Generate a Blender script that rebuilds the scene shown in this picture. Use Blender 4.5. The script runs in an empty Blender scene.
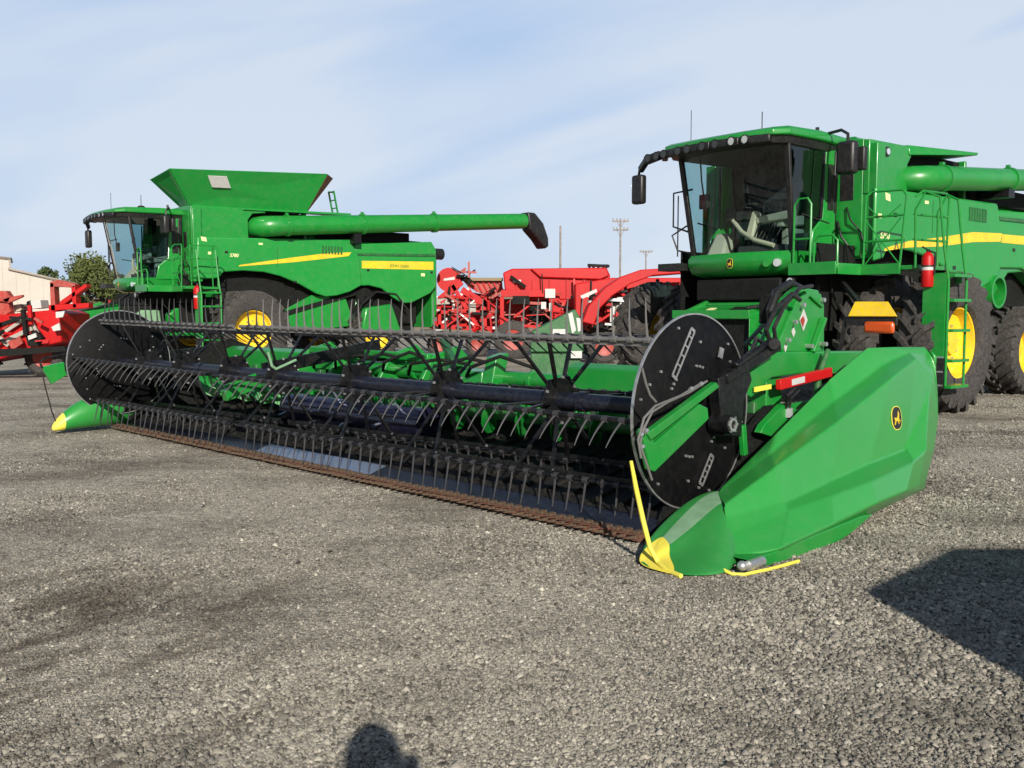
import bpy, math, random
import numpy as np
from mathutils import Vector, Matrix
from math import sin, cos, pi, radians
random.seed(7)
S = bpy.context.scene
COL = S.collection

# ------------------------------------------------------------------ camera, sky, sun
F_PX, CAM_H, HORIZ = 950.0, 1.45, 314.0
PITCH = math.atan((384 - HORIZ) / F_PX)
cd = bpy.data.cameras.new('camera'); cam = bpy.data.objects.new('camera', cd); COL.objects.link(cam)
cam.location = (0, 0, CAM_H); cam.rotation_euler = (pi / 2 - PITCH, 0, 0)
cd.sensor_width = 36; cd.lens = 36 * F_PX / 1024; cd.clip_start = 0.05; cd.clip_end = 3000
S.camera = cam
SUN_EL, SUN_TRAVEL = 24.0, -9.4      # elevation; compass heading the light travels towards
sd = bpy.data.lights.new('sun', 'SUN'); sun = bpy.data.objects.new('sun', sd); COL.objects.link(sun)
sd.energy = 5.0; sd.angle = radians(0.5); sd.color = (1.0, 0.93, 0.83)
tv = Vector((sin(radians(SUN_TRAVEL)) * cos(radians(SUN_EL)), cos(radians(SUN_TRAVEL)) * cos(radians(SUN_EL)), -sin(radians(SUN_EL))))
sun.rotation_euler = tv.to_track_quat('-Z', 'Y').to_euler()
W = bpy.data.worlds.new('World'); S.world = W; W.use_nodes = True
nt = W.node_tree; nt.nodes.clear()
def N(t, typ, **kw):
    n = t.nodes.new(typ)
    for k, v in kw.items(): setattr(n, k, v)
    return n
wo = N(nt, 'ShaderNodeOutputWorld'); bg = N(nt, 'ShaderNodeBackground'); sky = N(nt, 'ShaderNodeTexSky')
sky.sky_type = 'NISHITA'; sky.sun_disc = False; sky.sun_elevation = radians(SUN_EL); sky.sun_rotation = radians(180 + SUN_TRAVEL)
sky.air_density = 1.0; sky.dust_density = 0.6; sky.ozone_density = 1.6
tc = N(nt, 'ShaderNodeTexCoord'); mp = N(nt, 'ShaderNodeMapping'); mp.inputs['Rotation'].default_value = (0.0, 0.26, 0.0); mp2 = N(nt, 'ShaderNodeMapping'); mp2.inputs['Scale'].default_value = (1.25, 1.4, 6.5); mp2.inputs['Location'].default_value = (3.1, 0.4, 1.7)
nz = N(nt, 'ShaderNodeTexNoise'); nz.inputs['Scale'].default_value = 1.5; nz.inputs['Detail'].default_value = 5; nz.inputs['Roughness'].default_value = 0.42; nz.inputs['Distortion'].default_value = 0.5
cr = N(nt, 'ShaderNodeValToRGB'); cr.color_ramp.elements[0].position = 0.34; cr.color_ramp.elements[1].position = 0.60
cr.color_ramp.elements[0].color = (0, 0, 0, 1); cr.color_ramp.elements[1].color = (1, 1, 1, 1)
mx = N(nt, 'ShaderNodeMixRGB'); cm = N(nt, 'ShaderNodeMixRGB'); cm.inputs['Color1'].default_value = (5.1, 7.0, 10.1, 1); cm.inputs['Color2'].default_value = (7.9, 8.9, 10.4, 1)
L = nt.links.new
L(tc.outputs['Generated'], mp.inputs['Vector']); L(mp.outputs[0], mp2.inputs['Vector']); L(mp2.outputs[0], nz.inputs['Vector']); L(nz.outputs['Fac'], cr.inputs[0])
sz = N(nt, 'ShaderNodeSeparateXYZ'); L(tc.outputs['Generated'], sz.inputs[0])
el = N(nt, 'ShaderNodeMapRange', interpolation_type='SMOOTHSTEP'); el.inputs['From Min'].default_value = 0.30; el.inputs['From Max'].default_value = 0.55; el.inputs['To Min'].default_value = 1; el.inputs['To Max'].default_value = 0.04; L(sz.outputs[2], el.inputs['Value'])  # cloud brightness thinned above the view, shaped to cut ambient fill
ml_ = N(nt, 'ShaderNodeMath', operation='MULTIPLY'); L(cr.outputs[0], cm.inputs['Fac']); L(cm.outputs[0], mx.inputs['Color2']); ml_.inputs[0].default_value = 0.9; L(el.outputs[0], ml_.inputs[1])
fr_y = N(nt, 'ShaderNodeMapRange', interpolation_type='SMOOTHSTEP'); fr_y.inputs['From Min'].default_value = -0.3; fr_y.inputs['From Max'].default_value = 0.45; fr_y.inputs['To Min'].default_value = 0.05; fr_y.inputs['To Max'].default_value = 1; L(sz.outputs[1], fr_y.inputs['Value'])  # thinned behind the camera too, unseen there, to deepen shadows
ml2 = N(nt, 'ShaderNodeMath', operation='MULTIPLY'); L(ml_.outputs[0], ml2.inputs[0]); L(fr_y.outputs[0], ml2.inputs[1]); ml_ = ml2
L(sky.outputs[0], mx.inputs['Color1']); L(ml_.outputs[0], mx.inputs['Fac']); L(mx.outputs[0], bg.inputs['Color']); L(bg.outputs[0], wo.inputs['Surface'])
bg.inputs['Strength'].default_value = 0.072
S.view_settings.view_transform = 'Standard'; S.view_settings.look = 'None'; S.view_settings.gamma = 1; S.view_settings.exposure = 0.27
S.cycles.max_bounces = 6; S.cycles.transparent_max_bounces = 12

# ------------------------------------------------------------------ measuring helper (photo survey -> metres)
_fw = Vector((0, cos(PITCH), -sin(PITCH))); _up = Vector((0, sin(PITCH), cos(PITCH)))
class Frame:
    def __init__(s, x, y, az):
        a = radians(az); s.o = Vector((x, y, 0)); s.X = Vector((sin(a), cos(a), 0)); s.Y = Vector((-cos(a), sin(a), 0)); s.Z = Vector((0, 0, 1)); s.rot = radians(90 - az)
    def hit(s, px, py, axis, val):
        n = (s.X, s.Y, s.Z)[axis]; r = _fw * F_PX + Vector((px - 512, 0, 0)) + _up * (384 - py)
        C = Vector((0, 0, CAM_H)); t = ((s.o - C).dot(n) + val) / r.dot(n); P = C + r * t - s.o
        return Vector((P.dot(s.X), P.dot(s.Y), P.z))

# ------------------------------------------------------------------ materials
def mat(name, col, rough=0.5, metal=0.0, coat=0.0, var=0.12, vscale=3.0, bump=0.0, bscale=60.0, dust=0.0, spec=0.5, dustcol=(0.30, 0.27, 0.22)):
    m = bpy.data.materials.new(name); m.use_nodes = True; t = m.node_tree; b = t.nodes['Principled BSDF']
    b.inputs['Roughness'].default_value = rough; b.inputs['Metallic'].default_value = metal; b.inputs['Coat Weight'].default_value = coat
    b.inputs['Coat Roughness'].default_value = 0.12; b.inputs['Specular IOR Level'].default_value = spec
    tc = N(t, 'ShaderNodeTexCoord'); n = N(t, 'ShaderNodeTexNoise'); n.inputs['Scale'].default_value = vscale; n.inputs['Detail'].default_value = 6
    t.links.new(tc.outputs['Object'], n.inputs['Vector'])
    r = N(t, 'ShaderNodeMapRange'); r.inputs['From Min'].default_value = 0.3; r.inputs['From Max'].default_value = 0.7; r.inputs['To Min'].default_value = 1 - var; r.inputs['To Max'].default_value = 1 + var
    t.links.new(n.outputs['Fac'], r.inputs['Value'])
    mu = N(t, 'ShaderNodeVectorMath', operation='SCALE'); mu.inputs[0].default_value = col[:3]
    t.links.new(r.outputs[0], mu.inputs['Scale']); out = mu.outputs[0]
    if dust > 0:
        n2 = N(t, 'ShaderNodeTexNoise'); n2.inputs['Scale'].default_value = vscale * 5; n2.inputs['Detail'].default_value = 9; n2.inputs['Roughness'].default_value = 0.65
        t.links.new(tc.outputs['Object'], n2.inputs['Vector'])
        r2 = N(t, 'ShaderNodeMapRange'); r2.inputs['From Min'].default_value = 0.42; r2.inputs['From Max'].default_value = 0.72; r2.inputs['To Max'].default_value = dust
        t.links.new(n2.outputs['Fac'], r2.inputs['Value'])
        mm = N(t, 'ShaderNodeMixRGB'); mm.inputs['Color2'].default_value = (*dustcol, 1)
        t.links.new(r2.outputs[0], mm.inputs['Fac']); t.links.new(out, mm.inputs['Color1']); out = mm.outputs[0]
        r3 = N(t, 'ShaderNodeMapRange'); r3.inputs['To Min'].default_value = rough; r3.inputs['To Max'].default_value = min(1, rough + 0.5)
        t.links.new(r2.outputs[0], r3.inputs['Value']); t.links.new(r3.outputs[0], b.inputs['Roughness'])
    t.links.new(out, b.inputs['Base Color'])
    if bump > 0:
        n3 = N(t, 'ShaderNodeTexNoise'); n3.inputs['Scale'].default_value = bscale; n3.inputs['Detail'].default_value = 4
        t.links.new(tc.outputs['Object'], n3.inputs['Vector']); bp = N(t, 'ShaderNodeBump'); bp.inputs['Strength'].default_value = bump; bp.inputs['Distance'].default_value = 0.01
        t.links.new(n3.outputs['Fac'], bp.inputs['Height']); t.links.new(bp.outputs[0], b.inputs['Normal'])
    return m
M = {}
M['green'] = mat('green_paint', (0.006, 0.215, 0.026), 0.36, coat=0.35, var=0.08, vscale=1.5, dust=0.08, bump=0.06, bscale=3)
M['panel'] = mat('green_moulded_panel', (0.008, 0.24, 0.034), 0.42, coat=0.2, var=0.05, vscale=1.2, dust=0.07, bump=0.05, bscale=2)
M['shield'] = mat('green_moulded_plastic', (0.022, 0.25, 0.040), 0.38, coat=0.3, var=0.04, vscale=2.0, dust=0.10, dustcol=(0.14, 0.27, 0.14), bump=0.04, bscale=4)
M['dgreen'] = mat('dark_green_paint', (0.005, 0.10, 0.018), 0.45, var=0.2, dust=0.2)
M['nose'] = mat('faded_green_plastic', (0.022, 0.21, 0.040), 0.48, var=0.06, vscale=3, dust=0.1, dustcol=(0.14, 0.27, 0.14))
M['yellow'] = mat('yellow_paint', (0.80, 0.53, 0.004), 0.45, coat=0.1, var=0.10, vscale=5, dust=0.35)
M['lemon'] = mat('faded_yellow_plastic', (0.78, 0.66, 0.07), 0.5, var=0.1, dust=0.2)
M['cream'] = mat('cream_decal', (0.75, 0.72, 0.35), 0.5)
M['red'] = mat('red_paint', (0.43, 0.004, 0.006), 0.45, var=0.12, vscale=2, dust=0.06, dustcol=(0.3, 0.12, 0.08), spec=0.3)
M['redp'] = mat('faded_red_paint', (0.33, 0.03, 0.02), 0.5, var=0.2, dust=0.3)
M['black'] = mat('black_painted_steel', (0.0035, 0.004, 0.0055), 0.42, coat=0.05, var=0.3, vscale=4, dust=0.05, spec=0.3)
M['bplas'] = mat('black_plastic', (0.009, 0.009, 0.010), 0.42, var=0.2, dust=0.06, spec=0.4)
M['disc'] = mat('matt_black_disc', (0.0030, 0.0032, 0.004), 0.6, var=0.3, vscale=4, dust=0.02, spec=0.15)
M['faded'] = mat('sun_faded_green_plastic', (0.17, 0.31, 0.18), 0.6, var=0.12, vscale=14)
M['drum'] = mat('polished_blue_black_drum', (0.02, 0.02, 0.06), 0.22, metal=0.6, coat=0.5, var=0.4, vscale=3, dust=0.1)
M['navy'] = mat('blue_black_enamel', (0.005, 0.007, 0.016), 0.34, coat=0.15, var=0.25, vscale=6, dust=0.06, spec=0.35)
M['dark'] = mat('dark_machinery', (0.004, 0.005, 0.005), 0.75, var=0.5, vscale=8, dust=0.05, spec=0.2)
M['rubber'] = mat('tyre_rubber', (0.028, 0.026, 0.025), 0.8, var=0.25, vscale=5, dust=0.6, dustcol=(0.12, 0.105, 0.09), bump=0.3, bscale=40)
M['belt'] = mat('draper_rubber', (0.007, 0.007, 0.007), 0.65, var=0.3, vscale=5, dust=0.35, dustcol=(0.07, 0.062, 0.05), spec=0.25)
M['tine'] = mat('grey_steel_tine', (0.17, 0.165, 0.16), 0.5, metal=0.35, var=0.2)
M['dtine'] = mat('dark_plastic_tine', (0.035, 0.035, 0.038), 0.55, var=0.3, spec=0.4)
M['steel'] = mat('galvanised_steel', (0.55, 0.55, 0.55), 0.38, metal=0.8, var=0.2, vscale=20)
M['lsteel'] = mat('bare_plate_steel', (0.50, 0.57, 0.70), 0.34, metal=0.85, var=0.2, vscale=4)
M['rust'] = mat('rusty_steel', (0.11, 0.035, 0.02), 0.75, var=0.5, vscale=14, dust=0.4, dustcol=(0.24, 0.19, 0.12), bump=0.3)
M['guard'] = mat('straw_stained_steel', (0.085, 0.045, 0.03), 0.65, metal=0.2, var=0.5, vscale=9, dust=0.45, dustcol=(0.26, 0.23, 0.14))
M['pale'] = mat('dusty_pale_metal', (0.34, 0.31, 0.27), 0.6, dust=0.3)
M['white'] = mat('white_sticker', (0.48, 0.48, 0.46), 0.5, var=0.08, vscale=12)
M['tan'] = mat('beige_plastic', (0.38, 0.34, 0.26), 0.6)
M['greyp'] = mat('light_grey_plastic', (0.30, 0.29, 0.24), 0.5)
M['seat'] = mat('dark_seat_fabric', (0.03, 0.03, 0.032), 0.8)
M['orange'] = mat('orange_lens', (0.50, 0.07, 0.008), 0.35, coat=0.3)
M['chrome'] = mat('lamp_reflector', (0.8, 0.82, 0.85), 0.15, metal=0.7)
M['mirror'] = mat('mirror_glass', (0.5, 0.5, 0.52), 0.08, metal=0.9)
M['wood'] = mat('weathered_pole_wood', (0.22, 0.19, 0.17), 0.85, var=0.3)
M['shed'] = mat('cream_sheet_metal', (0.46, 0.42, 0.37), 0.6, var=0.05, vscale=0.4, dust=0.15)
M['trim'] = mat('grey_brown_trim', (0.30, 0.26, 0.23), 0.6)
M['bark'] = mat('tree_bark', (0.10, 0.075, 0.05), 0.9, var=0.3)
M['leafA'] = mat('olive_leaves', (0.075, 0.095, 0.022), 0.7, var=0.45, vscale=0.9)
M['leafB'] = mat('dull_green_leaves', (0.05, 0.075, 0.022), 0.7, var=0.4, vscale=0.9)
M['hill'] = mat('dry_field_hill', (0.26, 0.20, 0.12), 0.95, var=0.3, vscale=0.02)
M['vanw'] = mat('white_van_paint', (0.72, 0.72, 0.72), 0.3, coat=0.6)
M['skin'] = mat('skin', (0.52, 0.30, 0.21), 0.6)
M['jacket'] = mat('dark_blue_cloth', (0.03, 0.04, 0.08), 0.85)
M['jeans'] = mat('denim_cloth', (0.05, 0.07, 0.13), 0.85)
M['hair'] = mat('brown_hair', (0.05, 0.03, 0.02), 0.7)
M['mesh'] = mat('grey_grating', (0.10, 0.13, 0.11), 0.6)
def glass(name, tint, refl=0.10):
    m = bpy.data.materials.new(name); m.use_nodes = True; t = m.node_tree; t.nodes.clear()
    o = N(t, 'ShaderNodeOutputMaterial'); tr = N(t, 'ShaderNodeBsdfTransparent'); gl = N(t, 'ShaderNodeBsdfGlossy'); mi = N(t, 'ShaderNodeMixShader'); ge = N(t, 'ShaderNodeNewGeometry')
    tr.inputs['Color'].default_value = (*tint, 1); gl.inputs['Roughness'].default_value = 0.02
    dt = N(t, 'ShaderNodeVectorMath', operation='DOT_PRODUCT'); t.links.new(ge.outputs['Normal'], dt.inputs[0]); t.links.new(ge.outputs['Incoming'], dt.inputs[1])
    ab = N(t, 'ShaderNodeMath', operation='ABSOLUTE'); t.links.new(dt.outputs['Value'], ab.inputs[0]); su = N(t, 'ShaderNodeMath', operation='SUBTRACT'); su.inputs[0].default_value = 1; t.links.new(ab.outputs[0], su.inputs[1])
    pw = N(t, 'ShaderNodeMath', operation='POWER'); t.links.new(su.outputs[0], pw.inputs[0]); pw.inputs[1].default_value = 5
    ad = N(t, 'ShaderNodeMath', operation='MULTIPLY_ADD'); ad.inputs[1].default_value = 0.9; ad.inputs[2].default_value = 0.04 + refl; t.links.new(pw.outputs[0], ad.inputs[0])
    t.links.new(ad.outputs[0], mi.inputs[0]); t.links.new(tr.outputs[0], mi.inputs[1]); t.links.new(gl.outputs[0], mi.inputs[2]); t.links.new(mi.outputs[0], o.inputs[0])
    return m
M['glass'] = glass('tinted_cab_glass', (0.84, 0.95, 0.92), 0.025)
M['sglass'] = glass('tinted_door_glass', (0.40, 0.58, 0.62), 0.06)
M['dglass'] = mat('dark_window_glass', (0.02, 0.025, 0.03), 0.06, coat=1.0)

# ------------------------------------------------------------------ mesh builder
class MB:
    def __init__(s): s.v = []; s.f = []; s.mk = []
    def mark(s, i): s.mk.append((len(s.f), i)); return s
    def add(s, vs, fs):
        k = len(s.v); s.v += [tuple(p) for p in vs]; s.f += [tuple(i + k for i in f) for f in fs]; return s
    def hexa(s, p):  # 8 points: bottom loop 0-3, top loop 4-7
        return s.add(p, [(0, 3, 2, 1), (4, 5, 6, 7), (0, 1, 5, 4), (1, 2, 6, 5), (2, 3, 7, 6), (3, 0, 4, 7)])
    def box(s, x0, x1, y0, y1, z0, z1):
        return s.hexa([(x0, y0, z0), (x1, y0, z0), (x1, y1, z0), (x0, y1, z0), (x0, y0, z1), (x1, y0, z1), (x1, y1, z1), (x0, y1, z1)])
    def bar(s, a, b, w, h, up=(0, 0, 1)):  # rectangular bar between two points
        a = Vector(a); b = Vector(b); d = (b - a).normalized(); u = Vector(up)
        if abs(d.dot(u)) > 0.98: u = Vector((1, 0, 0))
        r = d.cross(u).normalized(); u = r.cross(d).normalized(); r *= w / 2; u *= h / 2
        return s.hexa([a - r - u, a + r - u, b + r - u, b - r - u, a - r + u, a + r + u, b + r + u, b - r + u])
    def prism(s, poly, axis, a0, a1):  # 2D polygon extruded along an axis
        def P(q, a): return {0: (a, q[0], q[1]), 1: (q[0], a, q[1]), 2: (q[0], q[1], a)}[axis]
        n = len(poly); ar = sum(poly[i][0] * poly[(i + 1) % n][1] - poly[(i + 1) % n][0] * poly[i][1] for i in range(n))
        if (ar > 0) != (axis != 1): poly = poly[::-1]
        vs = [P(q, a0) for q in poly] + [P(q, a1) for q in poly]
        return s.add(vs, [tuple(range(n))[::-1], tuple(range(n, 2 * n))] + [(i, (i + 1) % n, n + (i + 1) % n, n + i) for i in range(n)])
    def tube(s, pts, r, seg=8, cap=True):
        pts = [Vector(p) for p in pts]; rs = r if isinstance(r, (list, tuple)) else [r] * len(pts)
        vs = []; fs = []; nrm = None
        for i, p in enumerate(pts):
            d = ((pts[i + 1] - p) if i < len(pts) - 1 else Vector((0, 0, 0)))
            if i > 0: d = d.normalized() + (p - pts[i - 1]).normalized()
            d.normalize()
            if nrm is None: nrm = d.orthogonal().normalized()
            nrm = (nrm - d * nrm.dot(d)).normalized(); bn = d.cross(nrm)
            for k in range(seg):
                a = 2 * pi * k / seg; vs.append(p + (nrm * cos(a) + bn * sin(a)) * rs[i])
        for i in range(len(pts) - 1):
            for k in range(seg):
                k2 = (k + 1) % seg; fs.append((i * seg + k, i * seg + k2, (i + 1) * seg + k2, (i + 1) * seg + k))
        if cap: fs.append(tuple(range(seg))[::-1]); fs.append(tuple((len(pts) - 1) * seg + k for k in range(seg)))
        return s.add(vs, fs)
    def lathe(s, prof, c, axis=1, seg=32, closed=False):  # profile of (radius, offset along axis)
        vs = []; fs = []; n = len(prof)
        for k in range(seg):
            a = 2 * pi * k / seg
            for (r, o) in prof:
                u, w = r * cos(a), r * sin(a)
                q = {0: (o, u, w), 1: (u, o, w), 2: (u, w, o)}[axis]; vs.append((c[0] + q[0], c[1] + q[1], c[2] + q[2]))
        m = n if closed else n - 1
        for k in range(seg):
            k2 = (k + 1) % seg
            for i in range(m):
                j = (i + 1) % n; f = (k * n + i, k2 * n + i, k2 * n + j, k * n + j); fs.append(f if axis == 1 else f[::-1])
        return s.add(vs, fs)
    def ball(s, c, r, seg=12, sc=(1, 1, 1)):
        vs = []; fs = []; R = seg // 2
        for i in range(R + 1):
            t = pi * i / R
            for k in range(seg):
                a = 2 * pi * k / seg; vs.append((c[0] + r * sc[0] * sin(t) * cos(a), c[1] + r * sc[1] * sin(t) * sin(a), c[2] + r * sc[2] * cos(t)))
        for i in range(R):
            for k in range(seg):
                k2 = (k + 1) % seg; fs.append((i * seg + k, (i + 1) * seg + k, (i + 1) * seg + k2, i * seg + k2))
        return s.add(vs, fs)
    def build(s, name, m, parent=None, bevel=0.0, smooth=True, sharp=35, props=None):
        me = bpy.data.meshes.new(name); me.from_pydata(s.v, [], s.f); me.validate()
        mats = m if isinstance(m, list) else [m]
        for q in mats: me.materials.append(q)
        for k, (f0, i) in enumerate(s.mk):
            f1 = s.mk[k + 1][0] if k + 1 < len(s.mk) else len(s.f)
            for j in range(f0, min(f1, len(me.polygons))): me.polygons[j].material_index = i
        if smooth: me.shade_smooth(); me.set_sharp_from_angle(angle=radians(sharp))
        me.update(); o = bpy.data.objects.new(name, me); COL.objects.link(o)
        if parent: o.parent = parent
        if bevel:
            b = o.modifiers.new('bevel', 'BEVEL'); b.width = bevel; b.segments = 2; b.limit_method = 'ANGLE'; b.angle_limit = radians(40)
        if props:
            for k, v in props.items(): o[k] = v
        return o
def empty(name, loc, rz=0, label=None, cat=None, group=None):
    o = bpy.data.objects.new(name, None); COL.objects.link(o); o.location = loc; o.rotation_euler = (0, 0, rz); o.empty_display_size = 0.3
    if label: o['label'] = label; o['category'] = cat
    if group: o['group'] = group
    return o
def struct(o, kind='structure'): o['kind'] = kind; return o
def kids(o): return [c for c in bpy.data.objects if c.parent == o]
def copy_tree(o, parent=None, cm={}):
    c = o.copy(); COL.objects.link(c)
    if parent: c.parent = parent
    for ch in cm.get(o.name, None) or kids(o): copy_tree(ch, c)
    return c
def text_obj(s, size, m, parent, mw, name, ext=0.002, shear=0.0):
    cu = bpy.data.curves.new(name, 'FONT'); cu.body = s; cu.size = size; cu.extrude = ext; cu.shear = shear; cu.align_x = 'LEFT'; cu.offset = size * 0.02
    t = bpy.data.objects.new(name, cu); COL.objects.link(t); bpy.context.view_layer.update()
    me = bpy.data.meshes.new_from_object(t.evaluated_get(bpy.context.evaluated_depsgraph_get())); me.materials.clear(); me.materials.append(m)
    bpy.data.objects.remove(t); o = bpy.data.objects.new(name, me); COL.objects.link(o); me.transform(mw)
    if parent: o.parent = parent
    return o
def side_matrix(x, y, z, tilt=0.0):  # writing on a combine's left flank, read from outside (+Y), running towards -X
    R_ = Matrix(((-1, 0, 0), (0, 0, 1), (0, 1, 0))).to_4x4()
    return Matrix.Translation((x, y, z)) @ Matrix.Rotation(tilt, 4, 'Y') @ R_
DEER = [(-.95, .25), (-.7, .42), (-.45, .30), (-.1, .32), (.2, .5), (.35, .85), (.3, 1.0), (.55, 1.25), (.5, .98), (.75, .9), (.62, .72), (.6, .45), (.5, .1), (.95, -.1), (.85, -.35), (.75, -.15), (.35, -.1), (.55, -.5), (.35, -.55), (.1, -.1), (-.35, -.1), (-.7, -.55), (-1.0, -.6), (-.75, -.3), (-.65, .05)]
def emblem(parent, place, w, h):  # black rounded shield, yellow rim, yellow leaping deer; place(u,v,off)->local point
    def rr(w, h, n=6):
        r = w * .8; out = []
        for cx, cy, a0 in ((w - r, h - r, 0), (-w + r, h - r, 90), (-w + r, -h + r, 180), (w - r, -h + r, 270)):
            for k in range(n + 1):
                a = radians(a0 + 90 * k / n); out.append((cx + r * cos(a), cy + r * sin(a)))
        return out
    def plate(poly, o0, o1):
        n = len(poly); b = MB(); b.add([place(u, v, o0) for u, v in poly] + [place(u, v, o1) for u, v in poly], [tuple(range(n))[::-1], tuple(range(n, 2 * n))] + [(i, (i + 1) % n, n + (i + 1) % n, n + i) for i in range(n)]); return b
    e = plate(rr(w, h), .001, .004).build('emblem', M['lemon'], parent, smooth=False)
    plate(rr(w * .88, h * .93), .0042, .0060).build('emblem_field', M['bplas'], parent, smooth=False)
    plate([(u * w * .62, (v - .3) * h * .62) for u, v in DEER], .0062, .0085).build('leaping_deer', M['yellow'], parent, smooth=False)

# ------------------------------------------------------------------ ground
def ruts(t, tc):
    l = t.links.new
    sp = N(t, 'ShaderNodeSeparateXYZ'); l(tc.outputs['Object'], sp.inputs[0]); xs_ = N(t, 'ShaderNodeMapRange', interpolation_type='SMOOTHSTEP'); xs_.inputs['From Min'].default_value = -0.1; xs_.inputs['From Max'].default_value = -2.2; l(sp.outputs[0], xs_.inputs['Value'])
    ys_ = N(t, 'ShaderNodeMapRange', interpolation_type='SMOOTHSTEP'); ys_.inputs['From Min'].default_value = 6.4; ys_.inputs['From Max'].default_value = 4.4; l(sp.outputs[1], ys_.inputs['Value'])
    mpr = N(t, 'ShaderNodeMapping'); mpr.inputs['Rotation'].default_value = (0, 0, -0.9); l(tc.outputs['Object'], mpr.inputs[0]); mps = N(t, 'ShaderNodeMapping'); mps.inputs['Scale'].default_value = (0.8, 2.6, 1); l(mpr.outputs[0], mps.inputs[0])
    nr = N(t, 'ShaderNodeTexNoise'); nr.inputs['Scale'].default_value = 1.2; nr.inputs['Detail'].default_value = 9; nr.inputs['Roughness'].default_value = 0.7; l(mps.outputs[0], nr.inputs['Vector'])
    mrr = N(t, 'ShaderNodeMapRange'); mrr.inputs['From Min'].default_value = 0.48; mrr.inputs['From Max'].default_value = 0.58; mrr.inputs['To Max'].default_value = 0.78; l(nr.outputs['Fac'], mrr.inputs['Value'])
    w1 = N(t, 'ShaderNodeMath', operation='MULTIPLY'); l(xs_.outputs[0], w1.inputs[0]); l(ys_.outputs[0], w1.inputs[1]); w2 = N(t, 'ShaderNodeMath', operation='MULTIPLY'); l(w1.outputs[0], w2.inputs[0]); l(mrr.outputs[0], w2.inputs[1])
    return w2.outputs[0]
def gravel_mat():
    m = bpy.data.materials.new('gravel'); m.use_nodes = True; t = m.node_tree; b = t.nodes['Principled BSDF']; l = t.links.new
    tc = N(t, 'ShaderNodeTexCoord')
    def vor(sc, feat='F1'):
        v = N(t, 'ShaderNodeTexVoronoi', feature=feat); v.inputs['Scale'].default_value = sc; l(tc.outputs['Object'], v.inputs['Vector']); return v
    def noi(sc, det=6, ro=0.55):
        v = N(t, 'ShaderNodeTexNoise'); v.inputs['Scale'].default_value = sc; v.inputs['Detail'].default_value = det; v.inputs['Roughness'].default_value = ro; l(tc.outputs['Object'], v.inputs['Vector']); return v
    v1 = vor(44); v2 = vor(95)
    sep = N(t, 'ShaderNodeSeparateColor'); l(v1.outputs['Color'], sep.inputs[0])
    ramp = N(t, 'ShaderNodeValToRGB'); e = ramp.color_ramp.elements
    e[0].position = 0; e[0].color = (0.129, 0.118, 0.098, 1); e[1].position = 1; e[1].color = (0.424, 0.389, 0.316, 1)
    for p, c in ((.35, (0.227, 0.209, 0.172, 1)), (.7, (0.310, 0.284, 0.233, 1)), (.9, (0.356, 0.329, 0.265, 1))): q = e.new(p); q.color = c
    l(sep.outputs[0], ramp.inputs[0])
    sep2 = N(t, 'ShaderNodeSeparateColor'); l(v2.outputs['Color'], sep2.inputs[0]); ramp2 = N(t, 'ShaderNodeValToRGB'); ramp2.color_ramp.elements[0].color = (0.182, 0.164, 0.137, 1); ramp2.color_ramp.elements[1].color = (0.379, 0.347, 0.283, 1); l(sep2.outputs[1], ramp2.inputs[0])
    n0 = noi(3.5, 5); mi = N(t, 'ShaderNodeMixRGB'); l(n0.outputs['Fac'], mi.inputs[0]); l(ramp.outputs[0], mi.inputs[1]); l(ramp2.outputs[0], mi.inputs[2])
    # large damp / fine-dirt patches
    mpn = N(t, 'ShaderNodeMapping'); mpn.inputs['Rotation'].default_value = (0, 0, 0.7); mpn.inputs['Scale'].default_value = (0.6, 1.05, 1); l(tc.outputs['Object'], mpn.inputs[0])
    nb = N(t, 'ShaderNodeTexNoise'); nb.inputs['Scale'].default_value = 1.1; nb.inputs['Detail'].default_value = 8; nb.inputs['Roughness'].default_value = 0.62; l(mpn.outputs[0], nb.inputs['Vector'])
    mr = N(t, 'ShaderNodeMapRange'); mr.inputs['From Min'].default_value = 0.46; mr.inputs['From Max'].default_value = 0.66; mr.inputs['To Max'].default_value = 0.8; l(nb.outputs['Fac'], mr.inputs['Value'])
    dk = N(t, 'ShaderNodeMixRGB'); dk.inputs['Color2'].default_value = (0.098, 0.084, 0.066, 1); l(mr.outputs[0], dk.inputs['Fac']); l(mi.outputs[0], dk.inputs['Color1'])
    nl = noi(0.5, 4); mr2 = N(t, 'ShaderNodeMapRange'); mr2.inputs['From Min'].default_value = 0.3; mr2.inputs['From Max'].default_value = 0.7; mr2.inputs['To Min'].default_value = 1.06; mr2.inputs['To Max'].default_value = 1.42; l(nl.outputs['Fac'], mr2.inputs['Value'])
    ng = noi(11, 8, 0.75); mr3 = N(t, 'ShaderNodeMapRange'); mr3.inputs['From Min'].default_value = 0.32; mr3.inputs['From Max'].default_value = 0.68; mr3.inputs['To Min'].default_value = 0.55; mr3.inputs['To Max'].default_value = 1.45; l(ng.outputs['Fac'], mr3.inputs['Value'])
    mm3 = N(t, 'ShaderNodeMath', operation='MULTIPLY'); l(mr2.outputs[0], mm3.inputs[0]); l(mr3.outputs[0], mm3.inputs[1])
    # wet ruts towards the lower left of the yard
    wet = N(t, 'ShaderNodeMixRGB'); wet.inputs['Color2'].default_value = (0.061, 0.049, 0.035, 1); l(ruts(t, tc), wet.inputs['Fac']); l(dk.outputs[0], wet.inputs['Color1'])
    sc = N(t, 'ShaderNodeVectorMath', operation='SCALE'); l(wet.outputs[0], sc.inputs[0]); l(mm3.outputs[0], sc.inputs['Scale'])
    l(sc.outputs[0], b.inputs['Base Color']); b.inputs['Roughness'].default_value = 0.9; b.inputs['Specular IOR Level'].default_value = 0.2
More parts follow.
